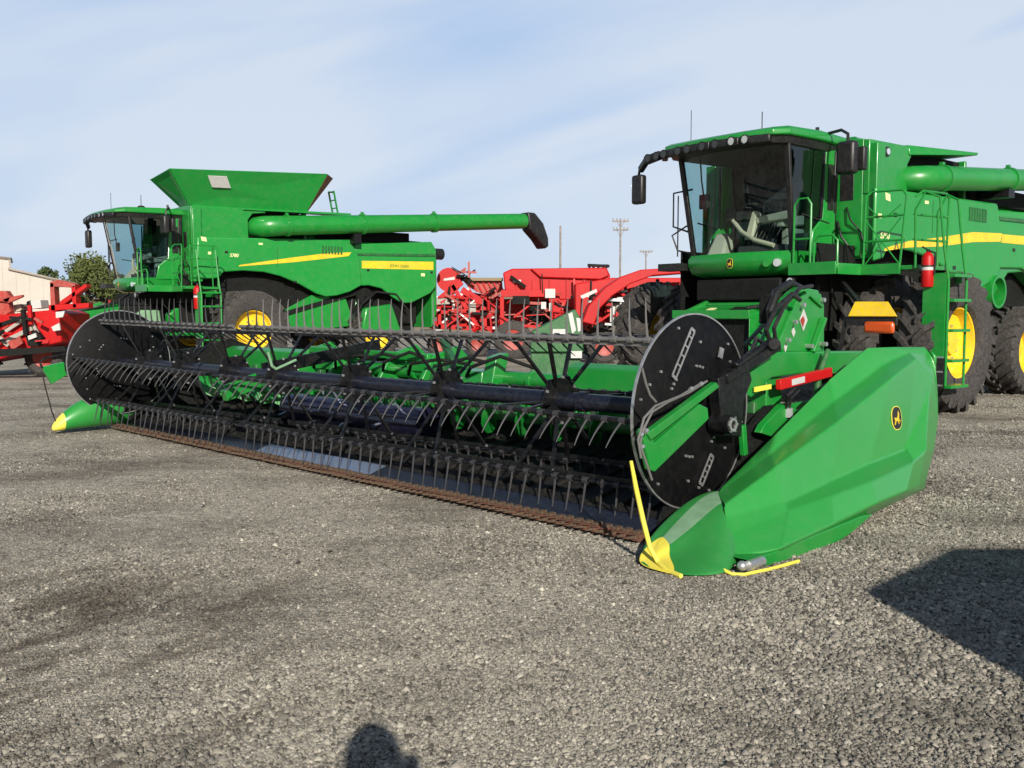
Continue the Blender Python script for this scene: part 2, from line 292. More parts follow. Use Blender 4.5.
    # height
    h1 = N(t, 'ShaderNodeMath', operation='MULTIPLY'); l(v1.outputs['Distance'], h1.inputs[0]); h1.inputs[1].default_value = -0.8
    h2 = N(t, 'ShaderNodeMath', operation='MULTIPLY_ADD'); l(v2.outputs['Distance'], h2.inputs[0]); h2.inputs[1].default_value = -0.4; l(h1.outputs[0], h2.inputs[2])
    h3 = N(t, 'ShaderNodeMath', operation='MULTIPLY_ADD'); l(n0.outputs['Fac'], h3.inputs[0]); h3.inputs[1].default_value = 1.2; l(h2.outputs[0], h3.inputs[2])
    bp = N(t, 'ShaderNodeBump'); bp.inputs['Strength'].default_value = 1.0; bp.inputs['Distance'].default_value = 0.008; l(h3.outputs[0], bp.inputs['Height']); l(bp.outputs[0], b.inputs['Normal'])
    return m
M['gravel'] = gravel_mat()
b = MB(); b.add([(-140, -30, 0), (140, -30, 0), (140, 75, 0), (-140, 75, 0)], [(0, 1, 2, 3)]); struct(b.build('gravel_yard', M['gravel'], smooth=False))
b = MB(); b.add([(-1800, -400, -.004), (1800, -400, -.004), (1800, 2200, -.004), (-1800, 2200, -.004)], [(0, 1, 2, 3)]); struct(b.build('field_ground', M['hill'], smooth=False))
def stones():
    rng = np.random.default_rng(3); n = 500000
    r = 2.55 * (22.0 / 2.55) ** rng.random(n) ** 0.92; a = (rng.random(n) - .5) * 1.25
    x = r * np.sin(a); y = r * np.cos(a)
    fld = np.sin(1.7 * x + .9 * y + 1) + np.sin(-1.1 * x + 2.3 * y) + np.sin(3.1 * x - 1.3 * y + 2) + .8 * np.sin(5.3 * x + 3.7 * y) + .35 * np.clip(x * 1.4, -3, 3)
    size = np.clip(rng.lognormal(-5.25 + .05 * np.clip(x, -2, 2.5) + .13 * np.clip(fld, -2, 2), .40, n), .003, .021)
    base = np.array([(1, 0, 0), (.45, .85, .1), (-.6, .75, 0), (-.95, -.1, .1), (-.35, -.9, 0), (.6, -.75, .05), (.3, .2, .75), (-.35, .1, .7)])
    fc = [(0, 1, 6), (1, 2, 7), (1, 7, 6), (2, 3, 7), (3, 4, 7), (4, 5, 6), (4, 6, 7), (5, 0, 6)]
    nb = len(base); V = base[None] * (1 + .35 * (rng.random((n, nb, 3)) - .5) * 2)
    ang = rng.random(n) * 2 * pi; ca, sa = np.cos(ang)[:, None], np.sin(ang)[:, None]
    sq = .65 + .5 * rng.random((n, 1)); X = V[:, :, 0]; Y = V[:, :, 1] * sq; Z = V[:, :, 2]
    ti = (rng.random((n, 1)) - .5) * .9; X, Z = X * np.cos(ti) - Z * np.sin(ti), X * np.sin(ti) + Z * np.cos(ti)
    X, Y = X * ca - Y * sa, X * sa + Y * ca
    P = np.stack([X * size[:, None] + x[:, None], Y * size[:, None] + y[:, None], Z * size[:, None] + size[:, None] * .22], 2).reshape(-1, 3)
    Fc = (np.array(fc)[None] + (np.arange(n) * nb)[:, None, None]).reshape(-1, 3)
    me = bpy.data.meshes.new('loose_gravel'); me.vertices.add(len(P)); me.vertices.foreach_set('co', P.ravel().astype(np.float32))
    me.loops.add(Fc.size); me.loops.foreach_set('vertex_index', Fc.ravel().astype(np.int32)); me.polygons.add(len(Fc))
    me.polygons.foreach_set('loop_start', (np.arange(len(Fc)) * 3).astype(np.int32)); me.polygons.foreach_set('loop_total', np.full(len(Fc), 3, np.int32)); me.update(); me.validate()
    o = bpy.data.objects.new('loose_gravel', me); COL.objects.link(o)
    m = bpy.data.materials.new('gravel_stone'); m.use_nodes = True; t = m.node_tree; bs = t.nodes['Principled BSDF']; bs.inputs['Roughness'].default_value = .85; bs.inputs['Specular IOR Level'].default_value = .25
    ge = N(t, 'ShaderNodeNewGeometry'); rp = N(t, 'ShaderNodeValToRGB'); e = rp.color_ramp.elements
    e[0].color = (0.061, 0.055, 0.045, 1); e[1].color = (0.454, 0.426, 0.352, 1)
    for p, c in ((.3, (0.212, 0.196, 0.162, 1)), (.6, (0.272, 0.251, 0.204, 1)), (.92, (0.326, 0.298, 0.244, 1))): q = e.new(p); q.color = c
    tc_ = N(t, 'ShaderNodeTexCoord'); mpn = N(t, 'ShaderNodeMapping'); mpn.inputs['Rotation'].default_value = (0, 0, 0.7); mpn.inputs['Scale'].default_value = (0.6, 1.05, 1); t.links.new(tc_.outputs['Object'], mpn.inputs[0])
    nb_ = N(t, 'ShaderNodeTexNoise'); nb_.inputs['Scale'].default_value = 1.1; nb_.inputs['Detail'].default_value = 8; nb_.inputs['Roughness'].default_value = 0.62; t.links.new(mpn.outputs[0], nb_.inputs['Vector'])
    mr_ = N(t, 'ShaderNodeMapRange'); mr_.inputs['From Min'].default_value = 0.46; mr_.inputs['From Max'].default_value = 0.66; mr_.inputs['To Min'].default_value = 1.18; mr_.inputs['To Max'].default_value = 0.66; t.links.new(nb_.outputs['Fac'], mr_.inputs['Value'])
    sc_ = N(t, 'ShaderNodeVectorMath', operation='SCALE'); t.links.new(ge.outputs['Random Per Island'], rp.inputs[0]); wm = N(t, 'ShaderNodeMixRGB'); wm.inputs['Color2'].default_value = (0.077, 0.063, 0.047, 1); t.links.new(ruts(t, tc_), wm.inputs['Fac']); t.links.new(rp.outputs[0], wm.inputs['Color1']); t.links.new(wm.outputs[0], sc_.inputs[0]); t.links.new(mr_.outputs[0], sc_.inputs['Scale']); t.links.new(sc_.outputs[0], bs.inputs['Base Color']); me.materials.append(m)
    o['kind'] = 'stuff'; o['label'] = 'loose crushed grey gravel stones lying on the yard'; o['category'] = 'gravel'
stones()
# dry hills far behind
b = MB(); xs = [-1500 + 60 * i for i in range(51)]; vs = []
for i, x in enumerate(xs):
    h = 7 + 2 * sin(i * .55) + 3 * sin(i * .21 + 1) + 4 * (x < -100)
    vs += [(x, 520, -1), (x, 600, h * 1.4), (x, 760, h * 1.7), (x, 900, -1)]
fs = [(4 * i + k, 4 * i + 4 + k, 4 * i + 5 + k, 4 * i + 1 + k) for i in range(50) for k in range(3)]
b.add(vs, fs); struct(b.build('hills', M['hill']))


# ------------------------------------------------------------------ the cutting header
HF = Frame(0.806, 5.889, 45.8)
def hp(px, py, y): return HF.hit(px, py, 1, y)
def hz(px, py, z): return HF.hit(px, py, 2, z).y
HL = 8.3                                     # length of the cutterbar
def make_header():
    root = empty('draper_header', (HF.o.x, HF.o.y, 0), HF.rot, 'long green and black grain header with tined reel, lying in front of both combines', 'harvester header')
    yn, yf = 0.02, 8.22
    RXc = lambda y: .52 - .055 * y           # reel axis
    RZc = lambda y: .81 + .005 * y
    # cutterbar
    b = MB(); b.box(0.0, 0.075, 0, HL, .035, .062); b.box(-.012, .03, 0, HL, .02, .036)
    b.build('cutterbar', M['rust'], root, bevel=.003)
    b = MB(); b.hexa([(.075, 0, .03), (.26, 0, .045), (.26, HL, .045), (.075, HL, .03), (.075, 0, .066), (.26, 0, .12), (.26, HL, .12), (.075, HL, .066)])
    b.build('float_plate', M['navy'], root)
    b = MB(); b.hexa([(.078, 3.0, .070), (.258, 3.0, .124), (.258, 4.95, .124), (.078, 4.95, .070), (.078, 3.0, .074), (.258, 3.0, .128), (.258, 4.95, .128), (.078, 4.95, .074)])
    b.build('centre_float_plate', M['lsteel'], root)
    g = MB(); g.hexa([(-.085, -.004, .045), (.02, -.016, .03), (.02, .016, .03), (-.085, .004, .045), (-.085, -.004, .052), (.02, -.014, .06), (.02, .014, .06), (-.085, .004, .052)])
    g.box(.0, .06, -.02, .02, .06, .082)
    g0 = g.build('knife_guard', M['guard'], root)
    for i in range(1, 98):
        o = g0.copy(); COL.objects.link(o); o.location = (0, .04 + i * .0845, random.uniform(-.002, .003)); o.rotation_euler = (0, random.uniform(-.04, .04), random.uniform(-.05, .05))
    g0.location = (0, .04, 0)
    kn = MB()
    for i in range(109):
        y = .02 + i * .0762; kn.add([(-.05, y + .038, .0635), (.01, y, .0635), (.01, y + .076, .0635), (-.05, y + .038, .0655), (.01, y, .0655), (.01, y + .076, .0655)], [(0, 2, 1), (3, 4, 5), (0, 1, 4, 3), (1, 2, 5, 4), (2, 0, 3, 5)])
    kn.build('knife', M['rust'], root, smooth=False)
    # draper belts: left, right, centre, with cleats
    def belt(y0, y1, name):
        b = MB(); b.hexa([(.26, y0, .08), (1.25, y0, .20), (1.25, y1, .20), (.26, y1, .08), (.26, y0, .13), (1.25, y0, .33), (1.25, y1, .33), (.26, y1, .13)])
        n = int((y1 - y0) / .24)
        for k in range(n):
            y = y0 + .1 + k * .24; b.hexa([(.29, y, .137), (1.22, y, .325), (1.22, y + .025, .325), (.29, y + .025, .137), (.29, y + .004, .162), (1.22, y + .004, .35), (1.22, y + .021, .35), (.29, y + .021, .162)])
        b.build(name, M['belt'], root, smooth=False)
    belt(.06, 4.2, 'side_draper_belt'); belt(5.9, 8.2, 'side_draper_belt')
    b = MB(); b.hexa([(.26, 4.25, .08), (1.6, 4.25, .14), (1.6, 5.85, .14), (.26, 5.85, .08), (.26, 4.25, .125), (1.6, 4.25, .24), (1.6, 5.85, .24), (.26, 5.85, .125)])
    for k in range(9): b.box(.35 + k * .14, .38 + k * .14, 4.27, 5.83, .13 + k * .0115, .165 + k * .0115)
    b.build('feed_draper_belt', M['belt'], root, smooth=False)
    # feed drum with shiny casing
    b = MB(); b.tube([(1.0, 3.3, .40), (1.0, 5.75, .40)], .17, 24)
    b.build('feed_drum', M['drum'], root, sharp=50)
    b = MB()
    for k in range(26):
        a = k * 2.4; y = 3.5 + (k / 26) * 2.2; b.tube([(1.0 + .16 * cos(a), y, .42 + .16 * sin(a)), (1.0 + .27 * cos(a), y, .42 + .27 * sin(a))], .012, 6)
    b.build('feed_fingers', M['lsteel'], root)
    # back sheet, beams, frame
    b = MB(); b.prism([(1.28, .18), (1.32, .18), (1.46, .72), (1.42, .72)], 1, 0.02, 4.15); b.build('back_sheet', M['dark'], root)
    b = MB(); b.prism([(1.28, .18), (1.32, .18), (1.46, .72), (1.42, .72)], 1, 5.95, 8.25); b.build('back_sheet', M['dark'], root)
    b = MB(); b.prism([(1.50, .66), (1.72, .66), (1.72, .985), (1.60, 1.02), (1.50, .985)], 1, .02, 2.0); b.build('top_beam', M['green'], root, bevel=.01)
    b = MB(); b.prism([(1.50, .66), (1.72, .66), (1.72, .985), (1.60, 1.02), (1.50, .985)], 1, 6.3, 8.25); b.build('top_beam', M['green'], root, bevel=.01)
    b = MB(); b.tube([(1.60, 1.95, .83), (1.60, 6.4, .86)], .075, 20)
    for y in (2.05, 2.5, 3.3, 4.2, 5.0): b.tube([(1.60, y, .83), (1.60, y + .04, .83)], .09, 20)
    b.build('drive_tube', M['green'], root, sharp=50)
    b = MB(); b.box(1.46, 1.76, .02, 8.2, .22, .36)
    for y in (.1, 1.1, 1.9, 2.8, 3.6, 5.9, 6.6, 7.4, 8.1): b.box(1.47, 1.55, y, y + .1, .36, .80)
    b.build('lower_frame', M['dgreen'], root, bevel=.008)
    # centre adapter: green gearbox plates and brackets
    b = MB()
    for y0 in (3.85, 4.55, 5.5, 6.2): b.prism([(1.35, .3), (2.05, .25), (2.10, .9), (1.85, 1.12), (1.5, 1.02), (1.3, .72)], 1, y0, y0 + .06)
    b.box(1.5, 1.9, 3.9, 4.3, .85, 1.03); b.box(1.52, 1.86, 5.55, 6.1, .8, 1.04); b.bar((1.5, 3.9, 1.0), (1.55, 6.2, 1.03), .08, .08)
    b.build('centre_adapter', M['green'], root, bevel=.012)
    b = MB(); b.prism([(1.35, .62), (1.5, .60), (1.62, 1.08), (1.45, 1.04)], 1, 2.86, 3.0); b.prism([(1.35, .55), (1.5, .55), (1.55, .92), (1.4, .9)], 1, 3.0, 3.35); b.build('hose_bracket', M['green'], root, bevel=.01)
    b = MB(); b.prism([(1.30, .5), (1.40, .5), (1.52, .88), (1.45, .95)], 1, 3.35, 3.8); b.bar((1.4, 3.4, .95), (1.9, 4.2, 1.2), .06, .1); b.build('gear_bracket', M['dgreen'], root, bevel=.01)
    b = MB(); b.prism([(1.95, .2), (2.05, .2), (2.08, .95), (2.0, 1.0)], 1, 3.9, 6.2)
    
    for k in range(7): y_ = 2.5 + .45 * k; b.tube([(1.6, y_, .95), (1.35, y_ + .2, 1.06 - .03 * (k % 3)), (1.25, y_ + .5, .95), (1.45, y_ + .8, .82)], .018, 8)
    b.build('adapter_back_plate', M['dark'], root)
    # top cross auger: green flighting on a dark tube
    b = MB(); b.tube([(1.15, .15, .56), (1.15, 8.15, .56)], .06, 14); b.build('cross_auger_tube', M['dgreen'], root)
    b = MB(); seg = 14; turns = 16
    for y0, y1, sgn in ((.2, 4.9, 1), (5.2, 8.1, -1)):
        n = int(seg * (y1 - y0) / .42); vs = []
        for i in range(n + 1):
            a = sgn * 2 * pi * i / seg; y = y0 + (y1 - y0) * i / n
            for r, dy in ((.06, 0), (.19, 0), (.19, .008), (.06, .008)): vs.append((1.15 + r * cos(a), y + dy, .56 + r * sin(a)))
        fs = [(4 * i + k, 4 * i + (k + 1) % 4, 4 * i + 4 + (k + 1) % 4, 4 * i + 4 + k) for i in range(n) for k in range(4)]
        b.add(vs, fs)
    b.build('cross_auger_flight', M['green'], root, sharp=60)
    # ---------------- reel
    b = MB(); b.tube([(RXc(yn), yn, RZc(yn)), (RXc(5.05), 5.05, RZc(5.05)), (RXc(yf), yf, RZc(yf))], .062, 20)
    for y in np.linspace(.9, 7.6, 6): b.tube([(RXc(y - .03), y - .03, RZc(y)), (RXc(y + .03), y + .03, RZc(y))], .075, 20)
    b.build('reel_tube', M['navy'], root, sharp=50)
    angs = [125, 56, 4, 303, 242, 183]; BR = .575
    td = {125: (-.12, 1), 56: (.75, -.66), 4: (.5, -.8), 303: (.2, -1), 242: (-.14, -1), 183: (-.80, -.55)}
    bats = {}
    def bp_(a, y, r=BR):
        a = a - 10 * y / 8.2; return Vector((RXc(y) + r * cos(radians(a)), y, RZc(y) + r * sin(radians(a)) - .012 * sin(pi * y / 8.2)))
    for a in angs:
        b = MB()
        for s0, s1 in ((yn, 5.0), (5.12, yf)):
            ys = np.linspace(s0, s1, 9); b.tube([bp_(a, y) for y in ys], .016, 10)
            b.bar(bp_(a, s0, BR - .032), bp_(a, s1, BR - .032), .012, .03)
        bats[a] = b.build('reel_bat', M['tine'] if a == 125 else M['black'], root, sharp=50)
    # tines: one curved finger mesh per bat direction
    def tine_mb(d, bend, ln=1.0):
        d = Vector((d[0], 0, d[1])).normalized(); q = Vector((d.z, 0, -d.x)); b = MB()
        rs_ = .70; pts = [d * t * ln + q * bend * (t / .26) ** 2 for t in (.0, .05, .11, .17, .225, .27)]
        b.tube(pts, [q_ * rs_ for q_ in (.014, .0125, .0105, .0085, .0065, .0035)], 6); b.tube([Vector((0, -.022, 0)), Vector((0, .022, 0))], .024, 8)
        return b
    slots = []
    for a in angs:
        k = 0; y = .10
        while y < 8.15:
            if not 4.92 < y < 5.2: slots.append((a, y))
            y += .135
    order = [s for s in slots if s[0] in (125, 183, 242)]; order.sort(key=lambda s: s[1]); near = set(order[:100])
    tm = {}; rest = MB()
    for a in angs:
        bend = {125: .03, 56: -.03, 4: .03, 303: .02, 242: .012, 183: -.045}[a]
        t0 = None
        for (aa, y) in slots:
            if aa != a: continue
            P = bp_(a, y); j = random.uniform(-.07, .07)
            if (aa, y) in near:
                if t0 is None:
                    t0 = tine_mb(td[a], bend, .8 if a == 183 else 1).build('reel_tine', M['tine'] if a == 125 else M['dtine'], bats[a]); o = t0
                else: o = t0.copy(); COL.objects.link(o)
                o.location = P; o.rotation_euler = (random.uniform(-.04, .04), j, 0)
            else:
                m_ = tine_mb(td[a], bend, .8 if a == 183 else 1); mt = Matrix.Rotation(j, 3, 'Y'); rest.add([mt @ Vector(p) + P for p in m_.v], m_.f)
    rest.build('reel_tines', M['dtine'], root, props={'kind': 'stuff'})
    # spiders carrying the bats
    for y in (1.12, 2.33, 3.53, 4.72, 5.6, 6.6, 7.5):
        b = MB(); c = Vector((RXc(y), y, RZc(y)))
        hexp = [(c.x + .20 * cos(radians(a + 4)), c.z + .20 * sin(radians(a + 4))) for a in angs]
        b.prism(hexp, 1, y - .008, y + .008)
        for a in angs:
            a10 = a - 10 * y / 8.2
            for s in (-1, 1):
                r0 = Vector((c.x + .15 * cos(radians(a)), y + s * .045, c.z + .15 * sin(radians(a)))); r1 = bp_(a, y + s * .17, BR - .02)
                b.bar(r0, r1, .032, .014, (cos(radians(a + 90)), 0, sin(radians(a + 90))))
        b.mark(1)
        for a in angs:
            p = Vector((c.x + .17 * cos(radians(a + 30)), y - .012, c.z + .17 * sin(radians(a + 30)))); b.tube([p, p + Vector((0, -.014, 0))], .012, 6)
            p = bp_(a, y - .17, BR - .04); b.tube([p + Vector((0, -.02, 0)), p], .012, 6)
        b.build('reel_spider', [M['black'], M['steel']], root)
    # end discs
    def disc(y, out):
        R_ = .640; c = (RXc(y), y, RZc(y)); b = MB()
        b.lathe([(.01, -.004), (R_ - .004, -.004), (R_, 0), (R_ - .004, .004), (.01, .004)], c, 1, 72)
        d_b = b
        b = MB(); b.lathe([(R_ - .004, -.008), (R_ + .006, -.008), (R_ + .006, .008), (R_ - .004, .008)], c, 1, 96, closed=True); rim_b = b
        bo = d_b; bo.mark(1)
        for k in range(6):
            a0 = radians(60 * k + 20)
            for r, da in ((.30, 0), (.30, .12), (.30, -.12), (.46, .05), (.52, .3), (.58, .5)):
                p = Vector((c[0] + r * cos(a0 + da), y + out * .005, c[2] + r * sin(a0 + da))); bo.tube([p, p + Vector((0, out * .012, 0))], .0095, 6)
        d = bo.build('reel_end_disc', [M['disc'], M['steel']], root, sharp=50); rim_b.build('disc_rim', M['steel'], d)
        return d
    dn = disc(yn - .04, -1); df = disc(yf + .02, -1)
    Y = yn - .04
    for (p, q) in (((693, 330), (674, 377)), ((712, 456), (701, 484))):
        b = MB(); P, Q = hp(*p, Y - .02), hp(*q, Y - .02); n_ = (Q - P).normalized(); w = Vector((n_.z, 0, -n_.x)) * .022
        for s in (-1, 1): b.bar(P + w * s, Q + w * s, .006, .012)
        b.bar(P - w, P + w, .006, .02); b.bar(Q - w, Q + w, .006, .02)
        for t in (.15, .35, .55, .75): X = P.lerp(Q, t); b.bar(X - w, X + w, .004, .01)
        b.build('slotted_bracket', M['steel'], dn)
    P, Q = hp(722, 348, Y - .02), hp(720, 358, Y - .02); b = MB(); b.bar(P, Q, .01, .045); b.build('balance_plate', M['steel'], dn)
    # near reel arm: black telescoping arm, green link plates, hub
    b = MB()
    b.bar(hp(776, 345, -.12), hp(722, 379, -.12), .07, .085, (0, 1, 0)); b.tube([hp(770, 341, -.14), hp(735, 366, -.16)], .022, 10); b.tube([hp(774, 344, -.2), hp(774, 344, -.05)], .045, 12)
    b.prism([tuple(hp(*q, -.1).xz) for q in ((712, 378), (742, 362), (746, 380), (738, 400), (735, 436), (718, 436), (714, 405))], 1, -.15, -.06)
    b.build('reel_arm', M['black'], root, bevel=.008)
    b = MB(); c = hp(726, 424, -.16); b.tube([c + Vector((0, .1, 0)), c + Vector((0, -.05, 0))], .062, 20); b.build('arm_hub', M['black'], root, sharp=50)
    b = MB(); b.lathe([(.028, -.06), (.045, -.06), (.045, -.02), (.028, -.02)], c, 1, 20, closed=True)
    for k in range(6): a = k * pi / 3; b.tube([c + Vector((.052 * cos(a), -.05, .052 * sin(a))), c + Vector((.052 * cos(a), -.06, .052 * sin(a)))], .006, 6)
    b.build('hub_nut', M['steel'], root)
    b = MB(); G = -.22
    b.prism([tuple(hp(*q, G).xz) for q in ((642, 432), (646, 428), (655, 443), (700, 404), (708, 408), (709, 419), (655, 472), (651, 470))], 1, G, G + .05)
    b.prism([tuple(hp(*q, G).xz) for q in ((645, 433), (649, 440), (717, 387), (714, 382))], 1, G - .02, G + .03)
    b.build('reel_arm_link', M['green'], root, bevel=.006)
    b = MB()
    for pts in (((707, 381), (690, 392), (668, 402), (652, 412), (643, 430), (640, 445), (646, 462), (652, 480)), ((700, 384), (680, 396), (655, 406), (644, 418), (638, 440), (641, 458)), ((642, 368), (646, 384), (650, 395), (656, 402))):
        b.tube([hp(x, y, -.27) for x, y in pts], .0075, 8)
    b.build('hydraulic_hose', M['tine'], root)
    b = MB()
    for q in ((640, 436), (645, 432), (641, 448), (700, 385), (690, 390)): p = hp(*q, -.27); b.tube([p, p + Vector((.02, 0, .01))], .014, 8)
    b.build('hose_fitting', M['steel'], root)
    # green lift arm structure behind the disc
    b = MB(); A = -.02
    b.prism([tuple(hp(*q, A).xz) for q in ((742, 392), (745, 376), (772, 352), (868, 351), (872, 355), (872, 374), (800, 374), (772, 378), (752, 398))], 1, A, A + .16)
    b.build('lift_arm', M['green'], root, bevel=.012)
    b = MB(); b.prism([tuple(hp(*q, A).xz) for q in ((768, 352), (792, 298), (806, 287), (822, 290), (828, 305), (828, 352))], 1, A + .03, A + .12)
    b.prism([tuple(hp(*q, A).xz) for q in ((822, 352), (822, 300), (832, 304), (834, 316), (826, 322), (828, 352))], 1, A + .12, A + .30)
    ma = b.build('arm_mast', M['green'], root, bevel=.01)
    b = MB(); b.prism([tuple(hp(*q, A).xz) for q in ((776, 350), (796, 302), (808, 291), (813, 293), (801, 306), (783, 350))], 1, A + .0, A + .03); b.prism([tuple(hp(*q, A).xz) for q in ((806, 291), (822, 294), (824, 308), (815, 300))], 1, A + .005, A + .03); b.bar(hp(812, 352, A), hp(824, 318, A), .05, .03); b.build('mast_flange', M['green'], ma, bevel=.005)
    for q in ((798, 305), (790, 322), (783, 340), (818, 300), (820, 344), (806, 346)): p = hp(*q, A + .03); b = MB(); b.tube([p + Vector((0, -.06, 0)), p], .018, 6); b.build('bolt', M['steel'], ma)
    b = MB(); b.tube([hp(x, y, -.12) for x, y in ((772, 346), (766, 330), (776, 308), (792, 294), (800, 300))], .018, 8); b.tube([hp(x, y, -.10) for x, y in ((776, 344), (774, 328), (784, 306), (800, 288), (812, 286))], .016, 8); b.tube([hp(x, y, -.12) for x, y in ((768, 348), (756, 338), (752, 350), (740, 362))], .014, 8); b.tube([hp(x, y, .1) for x, y in ((800, 288), (790, 283), (776, 292), (770, 310), (772, 330))], .03, 8); b.build('mast_hoses', M['bplas'], ma)
    b = MB(); b.box(hp(788, 305, .1).x - .22, hp(788, 305, .1).x + .02, .08, .22, hp(788, 300, .1).z - .18, hp(788, 300, .1).z + .04); b.build('valve_block', M['dark'], ma, bevel=.01)
    b = MB()
    for q, w, h in (((803, 320), .06, .085), ((793, 332), .028, .04), ((785, 346), .025, .05)):
        p = hp(*q, A + .028); b.prism([(p.x - w, p.z), (p.x, p.z - h), (p.x + w, p.z), (p.x, p.z + h)], 1, A + .022, A + .027)
    b.build('warning_decal', M['white'], ma, smooth=False)
    b = MB(); p = hp(803, 320, A + .02); b.prism([(p.x - .04, p.z), (p.x, p.z - .055), (p.x + .025, p.z), (p.x, p.z + .03)], 1, A + .017, A + .021); b.build('decal_print', M['redp'], ma, smooth=False)
    b = MB(); P, Q = hp(778, 385, -.10), hp(830, 372, -.10); b.bar(P, Q, .045, .075); ac = b.build('red_transport_lock', M['red'], root, bevel=.008)
    b = MB(); X = P.lerp(Q, .2); X2 = P.lerp(Q, .44); b.bar(X, X2, .051, .045); b.build('lock_label', M['white'], ac)
    b = MB(); p = hp(752, 389, A - .005); b.prism([(p.x, p.z - .02), (p.x + .22, p.z - .01), (p.x + .22, p.z + .025), (p.x, p.z + .015)], 1, A - .03, A - .02); b.build('yellow_decal', M['lemon'], root, smooth=False)
    b = MB(); b.tube([hp(818, 376, -.08), hp(817, 398, -.08)], .028, 12); b.tube([hp(817, 396, -.08), hp(816, 412, -.08)], .045, 12); b.tube([hp(828, 350, -.1), hp(818, 378, -.1)], .02, 10)
    b.build('lift_cylinder', M['dgreen'], root)
    b = MB(); b.tube([hp(788, 408, -.12), hp(788, 417, -.12)], .035, 12); b.tube([hp(817, 398, -.12), hp(817, 403, -.12)], .034, 12); b.tube([hp(880, 352, -.1), hp(880, 362, -.1)], .03, 12); b.build('cylinder_collar', M['chrome'], root)
    b = MB(); b.tube([hp(789, 408, -.12), hp(791, 398, -.14), hp(799, 390, -.1)], .012, 8); b.tube([hp(786, 408, -.12), hp(787, 396, -.16), hp(795, 388, -.1)], .012, 8); b.build('cylinder_hose', M['bplas'], root)
    b = MB(); p = [tuple(hp(*q, .0).xz) for q in ((872, 374), (870, 352), (884, 348), (892, 362), (870, 395), (800, 455), (760, 470), (752, 430), (790, 405), (830, 398))]
    b.prism(p, 1, .02, .07); b.build('side_frame', M['green'], root, bevel=.008)
    b = MB(); b.prism([(.15, .06), (1.75, .06), (1.75, .78), (1.45, .78), (1.0, .5), (.3, .25)], 1, -.02, .02); b.build('end_sheet', M['dark'], root)
    b = MB(); b.prism([(1.9, .06), (2.2, .9), (1.6, 1.15), (.9, .95), (.5, .6), (.2, .3)][:0] + [(.15, .06), (1.9, .06), (2.2, .9), (1.6, 1.12), (.9, .92), (.45, .55), (.2, .3)], 1, 8.28, 8.31); b.build('end_sheet', M['dark'], root)
    b = MB(); b.prism([tuple(hp(*q, -.05).xz) for q in ((756, 424), (775, 404), (800, 412), (800, 428), (776, 440), (752, 432))], 1, -.12, -.06)
    b.bar(hp(835, 405, -.1), hp(862, 372, -.1), .05, .06); b.bar(hp(744, 455, -.1), hp(742, 425, -.1), .04, .05); b.bar(hp(836, 380, -.1), hp(820, 415, -.1), .03, .05)
    b.build('shield_bracket', M['green'], root, bevel=.006)
    # ladder-like drive chain guard seen beyond the disc
    b = MB()
    for (p, q) in (((745, 345), (772, 316)), ((752, 352), (780, 322))): b.bar(hp(*p, .45), hp(*q, .45), .02, .03)
    for t in (.1, .3, .5, .7, .9): b.bar(hp(745 + 27 * t, 345 - 29 * t, .45), hp(752 + 28 * t, 352 - 30 * t, .45), .012, .02)
    b.build('grating', M['mesh'], root)
    # ---------------- near divider: long moulded shield, nose, guide rod
    T = [((722, 487), -.27), ((775, 435), -.26), ((830, 380), -.28), ((868, 348), -.30), ((896, 347), -.33), ((925, 347), -.38), ((934, 357), -.46)]
    R1 = [((718, 494), -.32), ((770, 455), -.36), ((835, 401), -.36), ((885, 364), -.36), ((910, 353), -.38), ((930, 354), -.42), ((937, 380), -.50)]
    R2 = [((725, 504), -.50), ((774, 468), -.54), ((840, 420), -.56), ((892, 378), -.54), ((917, 358), -.48), ((933, 375), -.50), ((938, 400), -.53)]
    R3 = [((727, 518), -.56), ((784, 503), -.62), ((830, 482), -.62), ((870, 464), -.62), ((906, 450), -.60), ((930, 390), -.53), ((938, 420), -.54)]
    R4 = [((727, 534), -.62), ((788, 511), -.67), ((833, 495), -.76), ((872, 481), -.79), ((914, 462), -.77), ((926, 452), -.68), ((934, 450), -.57)]
    R5 = [((738, 556), hz(738, 558, .05)), ((780, 549), hz(780, 550, .085)), ((835, 524), -.84), ((878, 503), -.86), ((907, 491), -.84), ((918, 487), -.76), ((925, 485), -.62)]
    R6 = [((740, 564), -.74), ((782, 557), -.76), ((837, 531), -.74), ((880, 510), -.74), ((908, 497), -.72), ((919, 492), -.66), ((925, 489), -.56)]
    # small inward return at the bottom
    rows = [[hp(*q, y) for q, y in r] for r in (T, R1, R2, R3, R4, R5, R6)]
    nx = len(T)
    bm_v = [p for r in rows for p in r]; fs = [(r * nx + i, r * nx + i + 1, (r + 1) * nx + i + 1, (r + 1) * nx + i) for r in range(len(rows) - 1) for i in range(nx - 1)]
    b = MB(); b.add(bm_v, [f[::-1] for f in fs]); o = b.build('divider_shield', M['shield'], root, sharp=7)
    s = o.modifiers.new('crease', 'BEVEL'); s.width = .018; s.segments = 2; s.limit_method = 'ANGLE'; s.angle_limit = radians(4)
    s = o.modifiers.new('thick', 'SOLIDIFY'); s.thickness = .022; s.offset = -1
    s = o.modifiers.new('normals', 'WEIGHTED_NORMAL'); s.keep_sharp = False
    from mathutils.bvhtree import BVHTree
